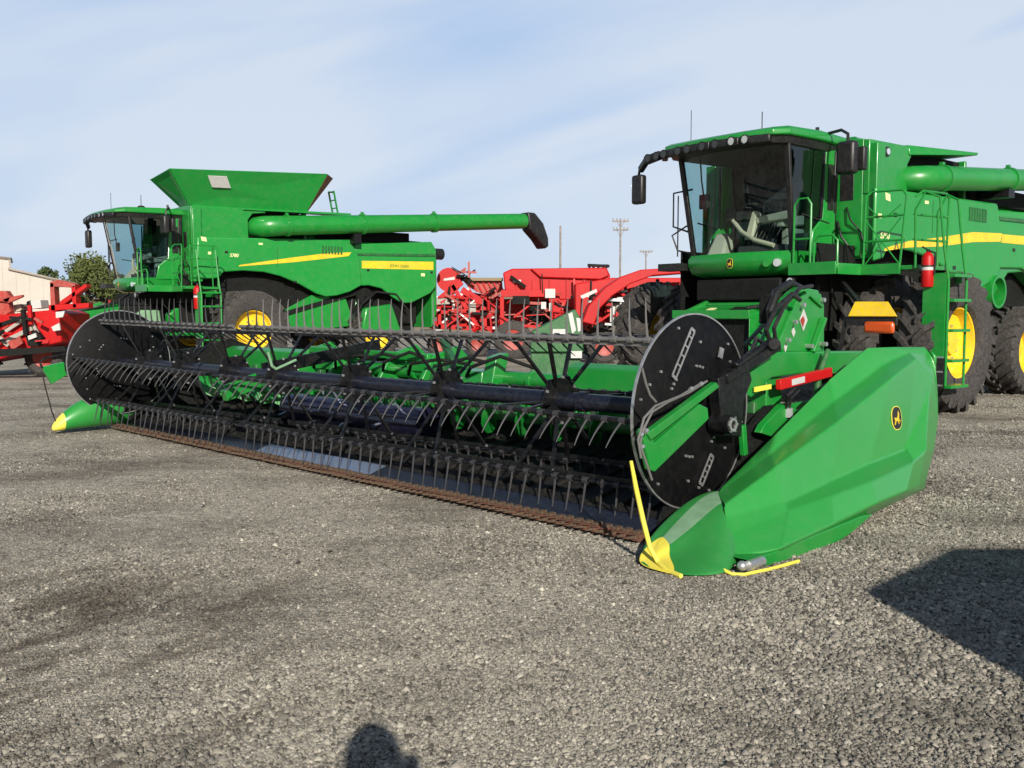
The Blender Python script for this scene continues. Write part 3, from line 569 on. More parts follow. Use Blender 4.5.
    bvh = BVHTree.FromPolygons(bm_v, fs); cl_ = Vector((0, 0, CAM_H)) - HF.o; cl_ = Vector((cl_.dot(HF.X), cl_.dot(HF.Y), cl_.z)); pc = bvh.ray_cast(cl_, (hp(896, 418, -.62) - cl_).normalized())[0]; nrm_ = bvh.ray_cast(pc + Vector((0, -1, 0)), Vector((0, 1, 0)))[1]; nrm_ = nrm_ if nrm_.y < 0 else -nrm_
    ex = Vector((1, 0, 0)); ex = (ex - nrm_ * ex.dot(nrm_)).normalized(); ez = Vector((0, 0, 1)); ez = (ez - nrm_ * ez.dot(nrm_)).normalized()
    emblem(o, lambda u, v, off: pc + ex * u + ez * v + nrm_ * (off + .002), .098, .090)
    # skid beneath the shield
    b = MB(); b.prism([tuple(hp(*q, -.82).xz) for q in ((748, 560), (775, 551), (860, 516), (872, 514), (850, 533), (838, 541), (800, 556), (764, 566))], 1, -.83, -.60); b.build('divider_skid', M['green'], root, bevel=.006)
    b = MB(); b.tube([HF.hit(x, y, 2, z) for x, y, z in ((722, 569, .03), (732, 574, .012), (744, 574.5, .012), (770, 569, .015), (799, 561, .03))], .010, 8); b.build('skid_strip', M['lemon'], root)
    b = MB(); b.ball(HF.hit(742, 566, 2, .05), .03); b.tube([HF.hit(748, 566, 2, .05), HF.hit(762, 561, 2, .05)], .03, 10); b.build('skid_pivot', M['steel'], root)
    # nose: loft from the shield edge to the tip
    rings = []
    def ring(top, mid, bot, ytop, ymid, ybot, w=.11):
        a, m_, c = hp(*top, ytop), hp(*mid, ymid), hp(*bot, ybot)
        inn = [Vector((c.x, a.y + w, max(c.z, .012))), Vector((a.x, a.y + w, a.z - .01))]
        q1 = a.lerp(m_, .5) + Vector((-.0, -.04, .02)); q2 = m_.lerp(c, .5) + Vector((0, -.03, 0))
        return [a, q1, m_, q2, c] + inn
    Z = lambda px, py: hz(px, py, .014)
    rings.append(ring((718, 491), (728, 515), (737, 564), -.275, -.55, Z(737, 564)))
    rings.append(ring((706, 494), (721, 519), (732, 573), -.275, -.545, Z(732, 573)))
    rings.append(ring((692, 506), (703, 536), (714, 576), -.275, -.515, Z(714, 576)))
    rings.append(ring((678, 520), (686, 549), (694, 576.5), -.28, -.475, Z(694, 576.5), .08))
    rings.append(ring((661, 539), (666, 557), (671, 574), -.29, -.41, Z(671, 574), .035))
    rings.append(ring((655, 546), (658, 560), (663, 572), -.30, -.37, Z(663, 572), .012))
    n = 7; vs = [p for r in rings for p in r]; b = MB()
    for r in range(5):
        for i in range(n):
            b.mark(1 if r == 4 else (2 if i == 0 and r < 4 else 0)); b.add([], []); b.f.append((r * n + i, r * n + (i + 1) % n, (r + 1) * n + (i + 1) % n, (r + 1) * n + i))
    b.v = [tuple(p) for p in vs]; b.mark(0); b.f.append(tuple(range(n))[::-1]); b.mark(1)
    tip = hp(651, 560, -.345); b.v.append(tuple(tip)); b.f += [(5 * n + i, 5 * n + (i + 1) % n, 6 * n) for i in range(n)]
    o = b.build('divider_nose', [M['nose'], M['lemon'], M['faded']], root, sharp=50)
    at = o.data.attributes.new('crease_edge', 'FLOAT', 'EDGE')
    for e in o.data.edges:
        i, j = sorted(e.vertices)
        if j < n: at.data[e.index].value = 1.0
        elif i // n != j // n and i < 5 * n and (i % n == 0 and j % n == 0): at.data[e.index].value = .75
        elif i // n != j // n and i < 5 * n and (i % n == 4 and j % n == 4): at.data[e.index].value = .6
    q_ = o.modifiers.new('smooth', 'SUBSURF'); q_.levels = 3; q_.render_levels = 3
    b = MB(); b.tube([hp(x, y, yy) for x, y, yy in ((631, 461, -.3), (636, 488, -.31), (643, 520, -.34), (650, 548, -.37), (658, 562, -.42), (668, 571, Z(668, 571) - .005), (681, 576, Z(681, 576) - .005))], [.010, .014, .015, .014, .014, .015, .014], 8); b.build('guide_rod', M['lemon'], root)
    # ---------------- far divider
    rings = []; yb = 8.35
    prof = [(-.74, .08, .04, 8.35), (-.60, .24, .12, 8.36), (-.44, .36, .16, 8.36), (-.2, .46, .20, 8.38), (.1, .52, .22, 8.42), (.5, .62, .22, 8.52), (1.0, .72, .2, 8.55), (1.8, .95, .2, 8.55), (2.5, 1.05, .2, 8.55)]
    vs = []; n = 8
    for x, zt, hw, yb in prof:
        for k in range(n):
            a = 2 * pi * k / n; vs.append((x, yb + hw * cos(a), .03 + zt / 2 + (zt / 2 - .0) * sin(a)))
    fs = [(r * n + i, r * n + (i + 1) % n, (r + 1) * n + (i + 1) % n, (r + 1) * n + i) for r in range(len(prof) - 1) for i in range(n)]
    b = MB(); b.add(vs, [f[::-1] for f in fs] + [tuple(range(n)), tuple((len(prof) - 1) * n + i for i in range(n))[::-1]])
    o = b.build('far_divider_nose', [M['shield'], M['lemon']], root, sharp=60)
    for p in o.data.polygons:
        if p.index < n or p.index == (len(prof) - 1) * n: p.material_index = 1
    s = o.modifiers.new('smooth', 'SUBSURF'); s.levels = 2; s.render_levels = 2
    b = MB(); b.tube([hp(x, y, 8.35) for x, y in ((58, 427), (52, 412), (46, 390), (42, 372))], .008, 8); b.build('guide_rod', M['bplas'], root)
    b = MB(); b.prism([tuple(hp(*q, 8.3).xz) for q in ((42, 367), (64, 362), (67, 375), (52, 384))], 1, 8.3, 8.36)
    b.build('reel_arm_link', M['green'], root, bevel=.005)
    b = MB(); b.bar(hp(64, 368, 8.32), (1.6, 8.34, 1.0), .06, .10); b.tube([hp(42, 368, 8.3), hp(40, 362, 8.3), hp(45, 358, 8.3), hp(66, 354, 8.3)], .015, 8); b.build('reel_arm', M['black'], root)
    # centre reel arm
    yc = 5.05
    b = MB(); b.bar((RXc(yc), yc, RZc(yc) + .05), (1.7, yc, 1.10), .05, .13); b.build('reel_arm', M['black'], root)
    b = MB(); P = hp(224, 396, 5.1); P2 = hp(258, 381, 5.1); b.bar(P, P2, .10, .11); b.bar(P2, hp(300, 365, 5.1), .05, .06); b.bar(P + Vector((0, 0, .09)), hp(285, 366, 5.1) + Vector((0, 0, .03)), .04, .03); b.build('reel_arm_link', M['green'], root, bevel=.006)
    b = MB(); b.tube([hp(x, y, 4.1) for x, y in ((268, 352), (272, 366), (276, 369), (296, 360))], .013, 8); b.build('pale_hydraulic_pipe', M['faded'], root)
    return root
header = make_header()


# ------------------------------------------------------------------ combine harvesters (local +X = driving direction, +Y = the side with the ladder)
def make_wheel(R_, w, rim_r, lugs, parent, name='wheel', flat=0.0):
    """returns tyre & rim meshes wrapped as wheel (tyre) > rim ; lies in the XZ plane, outer face towards +Y"""
    b = MB(); h = w / 2; Rt = R_ - .06
    prof = [(rim_r, -h * .72), (rim_r + .03, -h * .9), (rim_r + (Rt - rim_r) * .45, -h * 1.06), (Rt - .07, -h * .98), (Rt - .015, -h * .84), (Rt, -h * .5), (Rt, h * .5), (Rt - .015, h * .84), (Rt - .07, h * .98), (rim_r + (Rt - rim_r) * .45, h * 1.06), (rim_r + .03, h * .9), (rim_r, h * .72)]
    b.lathe(prof, (0, 0, 0), 1, 48)
    for s in (-1, 1):
        for k in range(lugs):
            a0 = 2 * pi * (k + (.5 if s > 0 else 0)) / lugs; st = .30 * 22 / lugs * (w / .55)
            pts = []
            for y, a in ((s * .015, a0), (s * h * .62, a0 + st * .55), (s * h * 1.02, a0 + st * .8)):
                rr0 = Rt - .03 if abs(y) < h else Rt - .15; rr1 = R_ if abs(y) < h * .9 else R_ - .03
                pts.append((y, a, rr0, rr1))
            th = .046 / R_
            for (y0, a_, r00, r01), (y1, c_, r10, r11) in zip(pts[:-1], pts[1:]):
                q = []
                for r0, r1 in ((r00, r10), (r01, r11)):
                    for y, a, r in ((y0, a_ - th, r0), (y1, c_ - th, r1), (y1, c_ + th, r1), (y0, a_ + th, r0)):
                        q.append((r * cos(a), y, r * sin(a)))
                if s < 0: q = [q[3], q[2], q[1], q[0], q[7], q[6], q[5], q[4]]
                b.hexa([q[0], q[1], q[2], q[3], q[4], q[5], q[6], q[7]])
    ty = b.build(name, M['rubber'], parent, sharp=40)
    b = MB(); b.lathe([(rim_r + .025, h * .80), (rim_r + .03, h * .70), (rim_r - .02, h * .66), (rim_r - .05, h * .1), (rim_r * .62, -h * .05), (rim_r * .58, h * .10), (rim_r * .34, h * .14), (rim_r * .32, h * .36), (0.001, h * .38)], (0, 0, 0), 1, 40)
    b.lathe([(rim_r - .05, h * .1), (rim_r - .05, -h * .7), (rim_r + .03, -h * .8)], (0, 0, 0), 1, 40)
    rim = b.build('rim', M['yellow'], ty, sharp=30)
    b = MB()
    for k in range(10):
        a = 2 * pi * k / 10; p = Vector((rim_r * .48 * cos(a), h * .11, rim_r * .48 * sin(a))); b.tube([p, p + Vector((0, .035, 0))], .018, 6)
    b.build('wheel_nuts', M['steel'], ty)
    return ty

def add_wheel(proto, parent, loc, flip=False, spin=0.0, steer=0.0):
    o = proto.copy(); COL.objects.link(o); o.parent = parent; o.location = loc; o.rotation_mode = 'ZYX'; o.rotation_euler = (0, spin, (pi if flip else 0) + steer)
    for ch in kids(proto): c = ch.copy(); COL.objects.link(c); c.parent = o
    return o

def make_combine(name, x, y, az, label, variant):
    root = empty(name, (x, y, 0), radians(90 - (az + 180)), label, 'combine harvester', 'green combine harvesters parked behind the header')
    RF = Frame(x, y, az + 180)
    left = variant == 'left'
    px_, pz_ = (-.75, .12) if left else (0, 0)
    # chassis core
    b = MB(); b.box(-6.9, .1, -1.25, 1.25, 1.15, 3.3); b.box(-6.2, 1.2, -.7, .7, .8, 1.3); b.tube([(px_, -2.2, 1.02), (px_, 2.2, 1.02)], .2, 12); b.box(px_ - .3, px_ + .3, -1.3, 1.3, .75, 1.3); b.tube([(-4.2, -1.8, .8), (-4.2, 1.8, .8)], .12, 10)
    b.box(-6.9, -6.2, -1.1, 1.1, .9, 1.3)
    b.build('chassis', M['dark'], root, bevel=.02)
    # flank panels
    for sg in (1, -1):
        y0, y1 = (1.58, 1.65) if sg > 0 else (-1.65, -1.58)
        def sh(P): return [(a + px_, c + pz_) for a, c in P]
        front = sh([(.42, 3.36 - pz_), (-3.75, 3.42), (-3.92, 3.0), (-3.98, 2.30), (-3.85, 2.10), (-3.1, 1.86), (-2.75, 1.83), (-2.40, 1.95), (-1.9, 2.20), (-1.35, 2.36), (-.7, 2.45), (-.0, 2.47), (.15, 2.30), (.42, 2.25)]) if not left else \
            [(.25, 3.46), (-4.35, 3.62), (-4.62, 3.1), (-4.70, 2.30), (-4.3, 2.10), (-3.85, 1.98), (-3.5, 1.95), (-3.2, 2.03), (-2.68, 2.29), (-2.1, 2.50), (-1.6, 2.60), (-1.0, 2.62), (-.45, 2.57), (-.3, 2.40), (.3, 2.35)]
        p1 = MB(); p1.prism(front, 1, y0, y1)
        fp = p1.build('side_panel', M['panel'], root, bevel=.03)
        x0 = front[2][0]
        rear = [(x0 + .15, front[1][1] - .12), (-7.25, 3.70 if left else 3.45), (-7.42, 3.45), (-7.42, 2.32), (-7.2, 2.10), (-6.5, 1.80), (-6.15, 1.78), (-5.75, 1.98), (-5.4, 2.22), (-4.95, 2.30), (x0 - .03, 2.28)]
        rp = MB().prism(rear, 1, y0 - sg * .03, y1 - sg * .03).build('rear_side_panel', M['panel'], root, bevel=.03)
        if sg > 0:
            b = MB(); b.prism([(x0 + .05, 3.13 + pz_ * .3), (-7.40, 3.18 + pz_ * .5), (-7.40, 3.26 + pz_ * .5), (x0 + .05, 3.20 + pz_ * .3)], 1, y1 - .028, y1 - .005); b.build('pressed_ridge', M['dgreen'], rp, bevel=.004)
        # stripes
        if left: st = [(-.86, 2.73), (-2.5, 2.90), (-4.25, 3.14), (-4.35, 3.25), (-3.6, 3.20), (-2.4, 3.02), (-.90, 2.77)]
        else: st = [(.15, 2.41), (-.6, 2.50), (-1.63, 2.56), (-2.8, 2.69), (-3.9, 2.75), (-3.95, 2.90), (-2.8, 2.86), (-1.63, 2.71), (-.6, 2.60), (.12, 2.46)]
        ys, ye = (y1 + .001, y1 + .004) if sg > 0 else (y0 - .004, y0 - .001)
        MB().prism(st, 1, ys, ye).build('yellow_stripe', M['yellow'], fp, smooth=False)
        zr = (2.80, 3.04) if left else (2.74, 2.91)
        MB().prism([(x0 - .1, zr[0]), (-7.3, zr[0] + .03), (-7.3, zr[1] + .04), (x0 - .1, zr[1] - .02)], 1, ys - sg * .03, ye - sg * .03).build('yellow_stripe', M['yellow'], rp, smooth=False)
        if sg > 0:
            text_obj('JOHN DEERE', .12, M['green'], rp, side_matrix(-5.7, y1 - .029 + .004, zr[0] + .07, -.006), 'maker_lettering')
            if left: text_obj('S780', .125, M['cream'], fp, side_matrix(-.62, y1 + .003, 2.98), 'model_number', shear=.2)
            else: text_obj('S790', .14, M['cream'], fp, side_matrix(.28, y1 + .003, 2.60), 'model_number', shear=.2)
        # seams and vents
        b = MB(); xs = -2.0 if left else -1.35
        b.prism([(xs, 2.75), (xs - .012, 2.75), (xs - .012, 3.3), (xs, 3.3)], 1, ys - sg * .0005, ye); b.build('panel_seam', M['dgreen'], fp, smooth=False)
    # latches, louvres and small decals on the flank
    g = MB()
    for k in range(7): g.box(-3.3 + px_ + .10 * k, -3.24 + px_ + .10 * k, 1.652, 1.662, 3.05 + pz_, 3.28 + pz_)
    g.build('louvres', M['dgreen'], root)
    for (a_, c_) in ((-.2, 2.95), (-2.2, 2.2), (-4.6, 2.6), (-6.9, 2.6)): g = MB(); g.box(a_ + px_ * .5, a_ + px_ * .5 + .09, 1.652 - (.03 if a_ < -4 else 0), 1.662 - (.03 if a_ < -4 else 0), c_ + pz_, c_ + pz_ + .06); g.build('panel_latch', M['bplas'], root)
    for (a_, c_, w_, h_) in ((.25, 2.9, .10, .07), (-1.2, 3.22, .12, .05), (-6.6, 2.5, .14, .09)): g = MB(); g.box(a_ + px_ * .5, a_ + px_ * .5 + w_, 1.652 - (.03 if a_ < -4 else 0), 1.6545 - (.03 if a_ < -4 else 0), c_ + pz_, c_ + pz_ + h_); g.build('warning_decal', M['cream'], root, smooth=False)
    # wheel-arch lining
    for sg in (1, -1):
        b = MB(); b.box(px_ - 1.6, px_ + 1.4, min(sg * 1.27, sg * 1.30), max(sg * 1.27, sg * 1.30), 1.2, 2.5); b.box(-6.5, px_ - 1.6, min(sg * 1.0, sg * 1.28), max(sg * 1.0, sg * 1.28), 1.2, 2.2); b.build('arch_lining', M['dark'], root)
    if not left:
        c = RF.hit(988, 292, 1, 1.5); b = MB(); b.lathe([(.30, -.25), (.30, .2), (.25, .2), (.25, -.25)], (c.x, 1.5, c.z), 1, 32, closed=True); b.build('round_duct', M['green'], root, sharp=50)
        b = MB(); b.lathe([(0.001, -.1), (.25, -.1)], (c.x, 1.5, c.z), 1, 32); b.build('duct_inside', M['dark'], root)
        # lower rear body, darker moulded cover
        b = MB(); b.prism([(-2.9, 2.32), (-7.4, 2.34), (-7.4, 1.9), (-6.4, 1.75), (-5.8, 2.0), (-5.2, 2.25), (-4.5, 2.2), (-3.9, 1.75), (-3.3, 1.5), (-2.7, 1.6)], 1, 1.30, 1.56); b.build('lower_cover', M['green'], root, bevel=.03)
    else:
        b = MB(); pts = [(-4.35, 1.2), (-4.7, 1.75), (-5.2, 2.12), (-5.9, 2.05), (-6.3, 1.6)]
        for (p, q) in zip(pts[:-1], pts[1:]): b.bar((p[0], 1.5, p[1]), (q[0], 1.5, q[1]), .3, .05)
        b.build('rear_mudguard', M['bplas'], root)
        b = MB(); b.prism([(-2.2, .9), (-4.6, 1.1), (-4.3, 1.9), (-3.2, 2.0), (-2.4, 1.6)], 1, 1.28, 1.4); b.prism([(-4.6, 1.2), (-5.7, 1.1), (-5.5, 1.6), (-4.7, 1.9)], 1, 1.22, 1.3); b.build('drive_cover', M['green'], root, bevel=.02)
        b = MB(); b.bar((-1.9, 1.42, 1.35), (-4.9, 1.42, 2.15), .06, .12); b.lathe([(.03, -.04), (.28, -.04), (.28, .04), (.03, .04)], (-4.9, 1.45, 1.95), 1, 24); b.build('drive_belt', M['dark'], root)
    # engine deck / rear hood
    b = MB(); zt = 3.72 if left else 3.55
    b.hexa([(-7.35, -1.35, 3.2), (-3.2, -1.35, 3.2), (-3.2, 1.35, 3.2), (-7.35, 1.35, 3.2), (-7.2, -1.2, zt), (-3.2, -1.2, zt + .1), (-3.2, 1.2, zt + .1), (-7.2, 1.2, zt)])
    b.build('engine_hood', M['green'], root, bevel=.04)
    b = MB(); b.box(-6.6, -3.4, 1.0, 1.34, zt - .1, zt + .22); b.box(-5.9, -4.6, -.7, .7, zt, zt + .35); b.build('deck_rail_box', M['dark'], root, bevel=.02)
    b = MB(); b.prism([(-7.4, 1.0), (-7.6, 1.5), (-7.6, 3.2), (-7.4, 3.5)], 1, -1.4, 1.4); b.build('rear_hood', M['green'], root, bevel=.05)
    if left:
        b = MB(); b.tube([(-7.55, 1.3, 3.35), (-7.85, 1.3, 3.35)], .18, 14); b.build('rear_beacon_housing', M['bplas'], root)
    # ---- grain tank
    xf, xb = .38, -3.05
    zt0, zt1 = 3.28, (4.30 if left else 4.12)
    b = MB()
    xr = -.80 if not left else -1.22; b.prism([(xf, zt0), (xf, zt1 - .02), (xr, zt1), (xr - .5, zt1 - .02), (xr - .5, zt1 - .08), (xr - .12, zt1 - .12), (xr + .02, zt1 - .3), (xr, zt0)], 1, 1.40, 1.50 if not left else 1.56)   # flank wall with tube recess
    b.box(xb, xf - .002, -1.5, -1.40, zt0, zt1)
    b.box(xf - .10, xf, -1.40, 1.40, 2.3, zt1)
    b.box(xb, xb + .08, -1.4, 1.4, zt0, zt1)
    if not left: b.hexa([(xf - .05, -1.45, zt1), (xf - .05, 1.3, zt1), (-1.1, 1.3, zt1), (-1.1, -1.45, zt1), (xf - .1, -1.3, zt1 + .10), (xf - .25, 1.1, zt1 + .10), (-1.0, 1.1, zt1 + .06), (-1.0, -1.3, zt1 + .06)])
    gt = b.build('grain_tank', M['green'], root, bevel=.015)
    b = MB(); b.box(xb, -.79 if not left else -1.2, 1.20, 1.30, zt0, zt1 - .02); b.build('recess_lining', M['dark'], root)
    b = MB(); b.box(xb + .1, xf - .12, .85, 1.0, zt0, zt1 - .05); b.box(xb + .1, xf - .12, -.9, .85, zt1 - .2, zt1 - .1); b.build('tank_inside', M['dgreen'], root)
    # flank wall beside the cab back
    for sg in (1, -1):
        b = MB(); b.box(.12, .36, min(sg * .9, sg * 1.62), max(sg * .9, sg * 1.62), 2.30, zt1 - .08); b.build('front_bulkhead', M['green'], root, bevel=.015)
    b = MB(); b.box(.365, .385, 1.02, 1.25, 3.2, 3.62); b.tube([(.40, 1.15, 3.1), (.45, 1.25, 2.9), (.40, 1.4, 2.7), (.40, 1.5, 2.4)], .015, 8); b.tube([(.40, 1.0, 2.9), (.45, 1.1, 2.65), (.4, 1.2, 2.5), (.4, 1.2, 2.3)], .02, 8); b.build('door_hinge_plate', M['bplas'], root, bevel=.01)
    # stickers on tank
    b = MB(); b.tube([(-.12, 1.5, zt1 - .16), (-.12, 1.525, zt1 - .16)], .075, 18); fl = b.build('work_lamp', M['bplas'], root)
    b = MB(); b.tube([(-.12, 1.526, zt1 - .16), (-.12, 1.535, zt1 - .16)], .05, 18); b.build('lamp_lens', M['chrome'], fl)
    if not left:
        b = MB(); b.box(.362, .366, 1.28, 1.48, 3.82, 3.98); b.build('white_sticker', M['white'], root, smooth=False)
    b = MB(); b.prism([(.16, zt1 - .82), (.02, zt1 - .84), (.0, zt1 - .95), (.14, zt1 - .93)], 1, 1.651, 1.655); b.build('small_sticker', M['cream'], root, smooth=False)
    # tank roof flap above the elbow
    b = MB(); b.hexa([(-.80, .9, zt1 - .14), (-.80, 1.53, zt1 - .14), (-2.55, 1.80, zt1 + .0), (-2.55, 1.0, zt1 + .0), (-.80, .9, zt1 + .05), (-.80, 1.49, zt1 + .02), (-2.6, 1.80, zt1 + .05), (-2.6, 1.0, zt1 + .12)]) if not left else b.hexa([(-1.05, 1.25, zt1 - .04), (-1.05, 1.62, zt1 - .04), (-4.4, 1.60, zt1 + .02), (-4.4, 1.25, zt1 + .02), (-1.05, 1.25, zt1 + .02), (-1.05, 1.60, zt1 + .01), (-4.4, 1.58, zt1 + .09), (-4.4, 1.25, zt1 + .09)])
    b.build('tube_cover', M['green'], root, bevel=.012)
    if left:   # flared grain tank extension with window
        zb = zt1 + .04
        def wall(pts, name, m):
            p = [Vector(q) for q in pts]; n_ = (p[1] - p[0]).cross(p[-1] - p[0]).normalized() * .035
            b = MB(); n = len(p); b.add([q for q in p] + [q + n_ for q in p], [tuple(range(n))[::-1], tuple(range(n, 2 * n))] + [(i, (i + 1) % n, n + (i + 1) % n, n + i) for i in range(n)]); return b.build(name, m, root, smooth=False)
        near = wall([(.40, 1.45, zb), (-3.0, 1.45, zb), (-3.42, 1.95, 5.40), (1.05, 1.95, 5.12)], 'tank_extension_side', M['panel'])
        wall([(.25, .55, zb), (.40, 1.45, zb), (1.05, 1.95, 5.12), (1.10, .75, 4.98)], 'tank_extension_front', M['green'])
        wall([(-1.0, -1.45, zb), (.25, .55, zb), (1.10, .75, 4.98), (-.8, -1.7, 5.02)], 'tank_extension_front', M['green'])
        wall([(-3.0, -1.45, zb), (-1.0, -1.45, zb), (-.8, -1.7, 5.02), (-3.6, -1.8, 5.25)], 'tank_extension_side', M['green'])
        wall([(-3.0, 1.45, zb), (-3.0, -1.45, zb), (-3.6, -1.8, 5.25), (-3.72, 1.70, 5.34)], 'tank_extension_rear', M['redp'])
        wall([(-3.0, 1.45, zb), (-3.72, 1.70, 5.34), (-3.42, 1.95, 5.40)], 'tank_corner_gusset', M['rust'])
        Q = [Vector(q) for q in ((.40, 1.45, zb), (-3.0, 1.45, zb), (-3.42, 1.95, 5.40), (1.05, 1.95, 5.12))]
        def wp(u, v): return Q[0].lerp(Q[1], u).lerp(Q[3].lerp(Q[2], u), v)
        nn = -(Q[1] - Q[0]).cross(Q[3] - Q[0]).normalized(); nn = nn if nn.y > 0 else -nn
        c4 = [wp(u, v) + nn * .045 for u, v in ((.22, .55), (.35, .55), (.33, .86), (.21, .86))]
        b = MB(); b.hexa([*c4, *[q + nn * .03 for q in c4]]); b.build('tank_window', M['white'], near, smooth=False)
        b = MB()
        for yy in (.9, 1.2): b.bar((-4.2, yy, 4.3), (-4.05, yy, 5.05), .04, .04)
        for t in (.05, .35, .65, .97): b.bar((-4.2 + .15 * t, .9, 4.3 + .75 * t), (-4.2 + .15 * t, 1.2, 4.3 + .75 * t), .03, .03)
        b.bar((-4.05, .9, 5.05), (-4.2, .9, 5.04), .04, .04); b.build('tank_ladder', M['green'], root)
    # ---- unloading auger
    if left: pa, pb = Vector((-1.72, 1.82, 3.85)), Vector((-10.75, 1.95, 4.53)); rr = .27
    else: pa, pb = Vector((-1.05, 1.68, 3.62)), Vector((-9.9, 1.9, 4.30)); rr = .20
    d = (pb - pa).normalized()
    b = MB(); b.tube([pa + Vector((.22, -.75, -.02)), pa + Vector((.20, -.42, -.02)), pa + Vector((.12, -.16, -.01)), pa + Vector((-.08, -.02, 0)), pa + d * .4, pb], [rr, rr * 1.04, rr * 1.05, rr * 1.04, rr * 1.0, rr * .92], 28)
    au = b.build('unloading_auger', M['green'], root, sharp=50)
    for t in (.055, .32, .60):
        q = pa.lerp(pb, t); b = MB()
        b.tube([q - d * .05, q + d * .05], rr * 1.10, 28)
        b.bar(q + Vector((0, .0, rr * 1.05)), q + Vector((0, 0, rr * 1.3)), .06, .08)
        b.build('auger_clamp', M['green'], au, sharp=40)
    b = MB(); e0 = pb; pr = [(0, .30), (.35, .30), (.75, -.05), (.98, -.55), (1.0, -.85), (.80, -.95), (.50, -.62), (.1, -.30)]
    pr = [(pb.x - a * (.95 if left else .8), pb.z + c * (.95 if left else .8)) for a, c in pr]; b.prism(pr, 1, pb.y - .22, pb.y + .22); b.build('rubber_spout', M['bplas'], au, bevel=.06)
    b = MB(); q = pa.lerp(pb, .30); b.box(q.x - .12, q.x + .12, 1.2, 1.9, 3.5, q.z - rr * .9); b.build('auger_cradle', M['black'], root)
    # ---- cab
    zc0, zc1 = 2.38, 3.96
    cab = MB(); cab.box(.40, 1.5, -.93, .93, 2.28, 2.38); cab.box(.40, .45, -.93, .93, 2.3, 4.0)
    cabo = cab.build('cab_floor', M['bplas'], root)
    nb = 9
    def ws(t, top):  # windscreen curve; t -1..1
        w = .93 if not top else 1.0; x0 = 1.62 if not top else 1.90; bul = .17 if not top else .22
        return Vector((x0 - .12 + bul * (1 - t * t) - .0, w * t, zc0 if not top else zc1))
    g = MB(); vs = [ws(-1 + 2 * i / nb, False) for i in range(nb + 1)] + [ws(-1 + 2 * i / nb, True) for i in range(nb + 1)]
    g.add(vs, [(i, i + 1, nb + 2 + i, nb + 1 + i) for i in range(nb)]); g.build('windscreen', M['glass'], root, sharp=80)
    for s in (1, -1):
        g = MB(); f0, f1 = ws(s, False), ws(s, True)
        g.add([(.47, s * .93, 2.38), f0 + Vector((-.02, 0, 0)), f1 + Vector((-.02, 0, 0)), (.47, s * .98, zc1)], [(0, 1, 2, 3)]); dr = g.build('door_glass', M['sglass'], root, smooth=False)
        yo = sorted((s * .945, s * .99)); p = MB(); p.prism([(.44, 2.36), (1.12, 2.36), (1.05, 2.72), (.80, 2.92), (.74, 3.98), (.44, 3.98)], 1, *yo); qp = p.build('cab_quarter_panel', M['green'], root, bevel=.02)
        yo = sorted((s * .990, s * .998)); p = MB(); p.prism([(.52, 3.05), (.68, 3.05), (.68, 3.75), (.52, 3.75)], 1, *yo); p.build('air_grille', M['bplas'], qp)
        p = MB(); p.bar(f0, f1, .085, .06, (1, 0, 0)); p.bar((.46, s * .93, 2.38), (.46, s * .98, zc1), .08, .10, (1, 0, 0)); p.bar((.46, s * .935, 2.40), f0, .06, .05); p.build('cab_pillar', M['bplas'], root, bevel=.012)
        p = MB(); p.bar((.80, s * .965, 2.8), (.78, s * .985, 3.9), .03, .03, (1, 0, 0)); p.bar((.62, s * .985, 2.85), (1.35, s * .985, 2.95), .02, .02); p.build('door_handle_bar', M['bplas'], root)
    # nose fascia under windscreen
    g = MB(); rows = []
    for z, sx in ((2.40, 0.03), (2.33, .10), (2.22, .10), (2.10, .0), (2.04, -.15)):
        for i in range(nb + 1):
            t = -1 + 2 * i / nb; p = ws(t, False); p.z = z; p.x += sx; p.y = t * (.97 - (.12 if z < 2.1 else 0)); rows.append(p)
    m_ = nb + 1; fs = [(r * m_ + i, (r + 1) * m_ + i, (r + 1) * m_ + i + 1, r * m_ + i + 1) for r in range(4) for i in range(nb)]
    back = [(.2, -.95, 2.40), (.2, .95, 2.40), (.2, -.85, 2.04), (.2, .85, 2.04)]; k = len(rows); rows += [Vector(q) for q in back]
    fs += [tuple([k] + list(range(0, m_)) + [k + 1])[::-1], tuple([k + 2] + list(range(4 * m_, 5 * m_)) + [k + 3]), tuple([k, k + 2] + [r * m_ for r in range(4, -1, -1)]), tuple([k + 3, k + 1] + [r * m_ + nb for r in range(5)])]
    g.add(rows, fs); fa = g.build('cab_fascia', M['green'], root, sharp=50)
    fx = ws(0, False).x + .105
    emblem(fa, lambda u, v, off: Vector((fx + .001 + off, u, 2.235 + v)), .055, .075)
    for yy, m2 in ((.62, 'green'), (.78, 'chrome')):
        xx = ws(yy / .97, False).x + .105; g = MB(); g.tube([(xx - .03, yy, 2.22), (xx + .02, yy + .01, 2.22)], .06, 16); lo = g.build('headlight', M[m2], fa, sharp=50)
    # roof
    g = MB()
    T1 = [(.02, -1.0), (.02, 1.0), (1.0, 1.10), (1.9, 1.12), (2.12, .98), (2.26, .5), (2.30, 0), (2.28, -.5), (2.2, -.98), (1.95, -1.16), (1.0, -1.10)]
    n = len(T1)
    def lay(sc_, z, dx=0, droop=0): return [((a - 1.1) * sc_ + 1.1 + dx, c * sc_, z - droop * max(0, a - 1.2) ** 2) for a, c in T1]
    L0, L1, L2, L3 = lay(.98, 4.055, 0, .03), lay(1.0, 4.075, 0, .04), lay(1.0, 4.15, 0, .05), lay(.95, 4.215, -.03, .07)
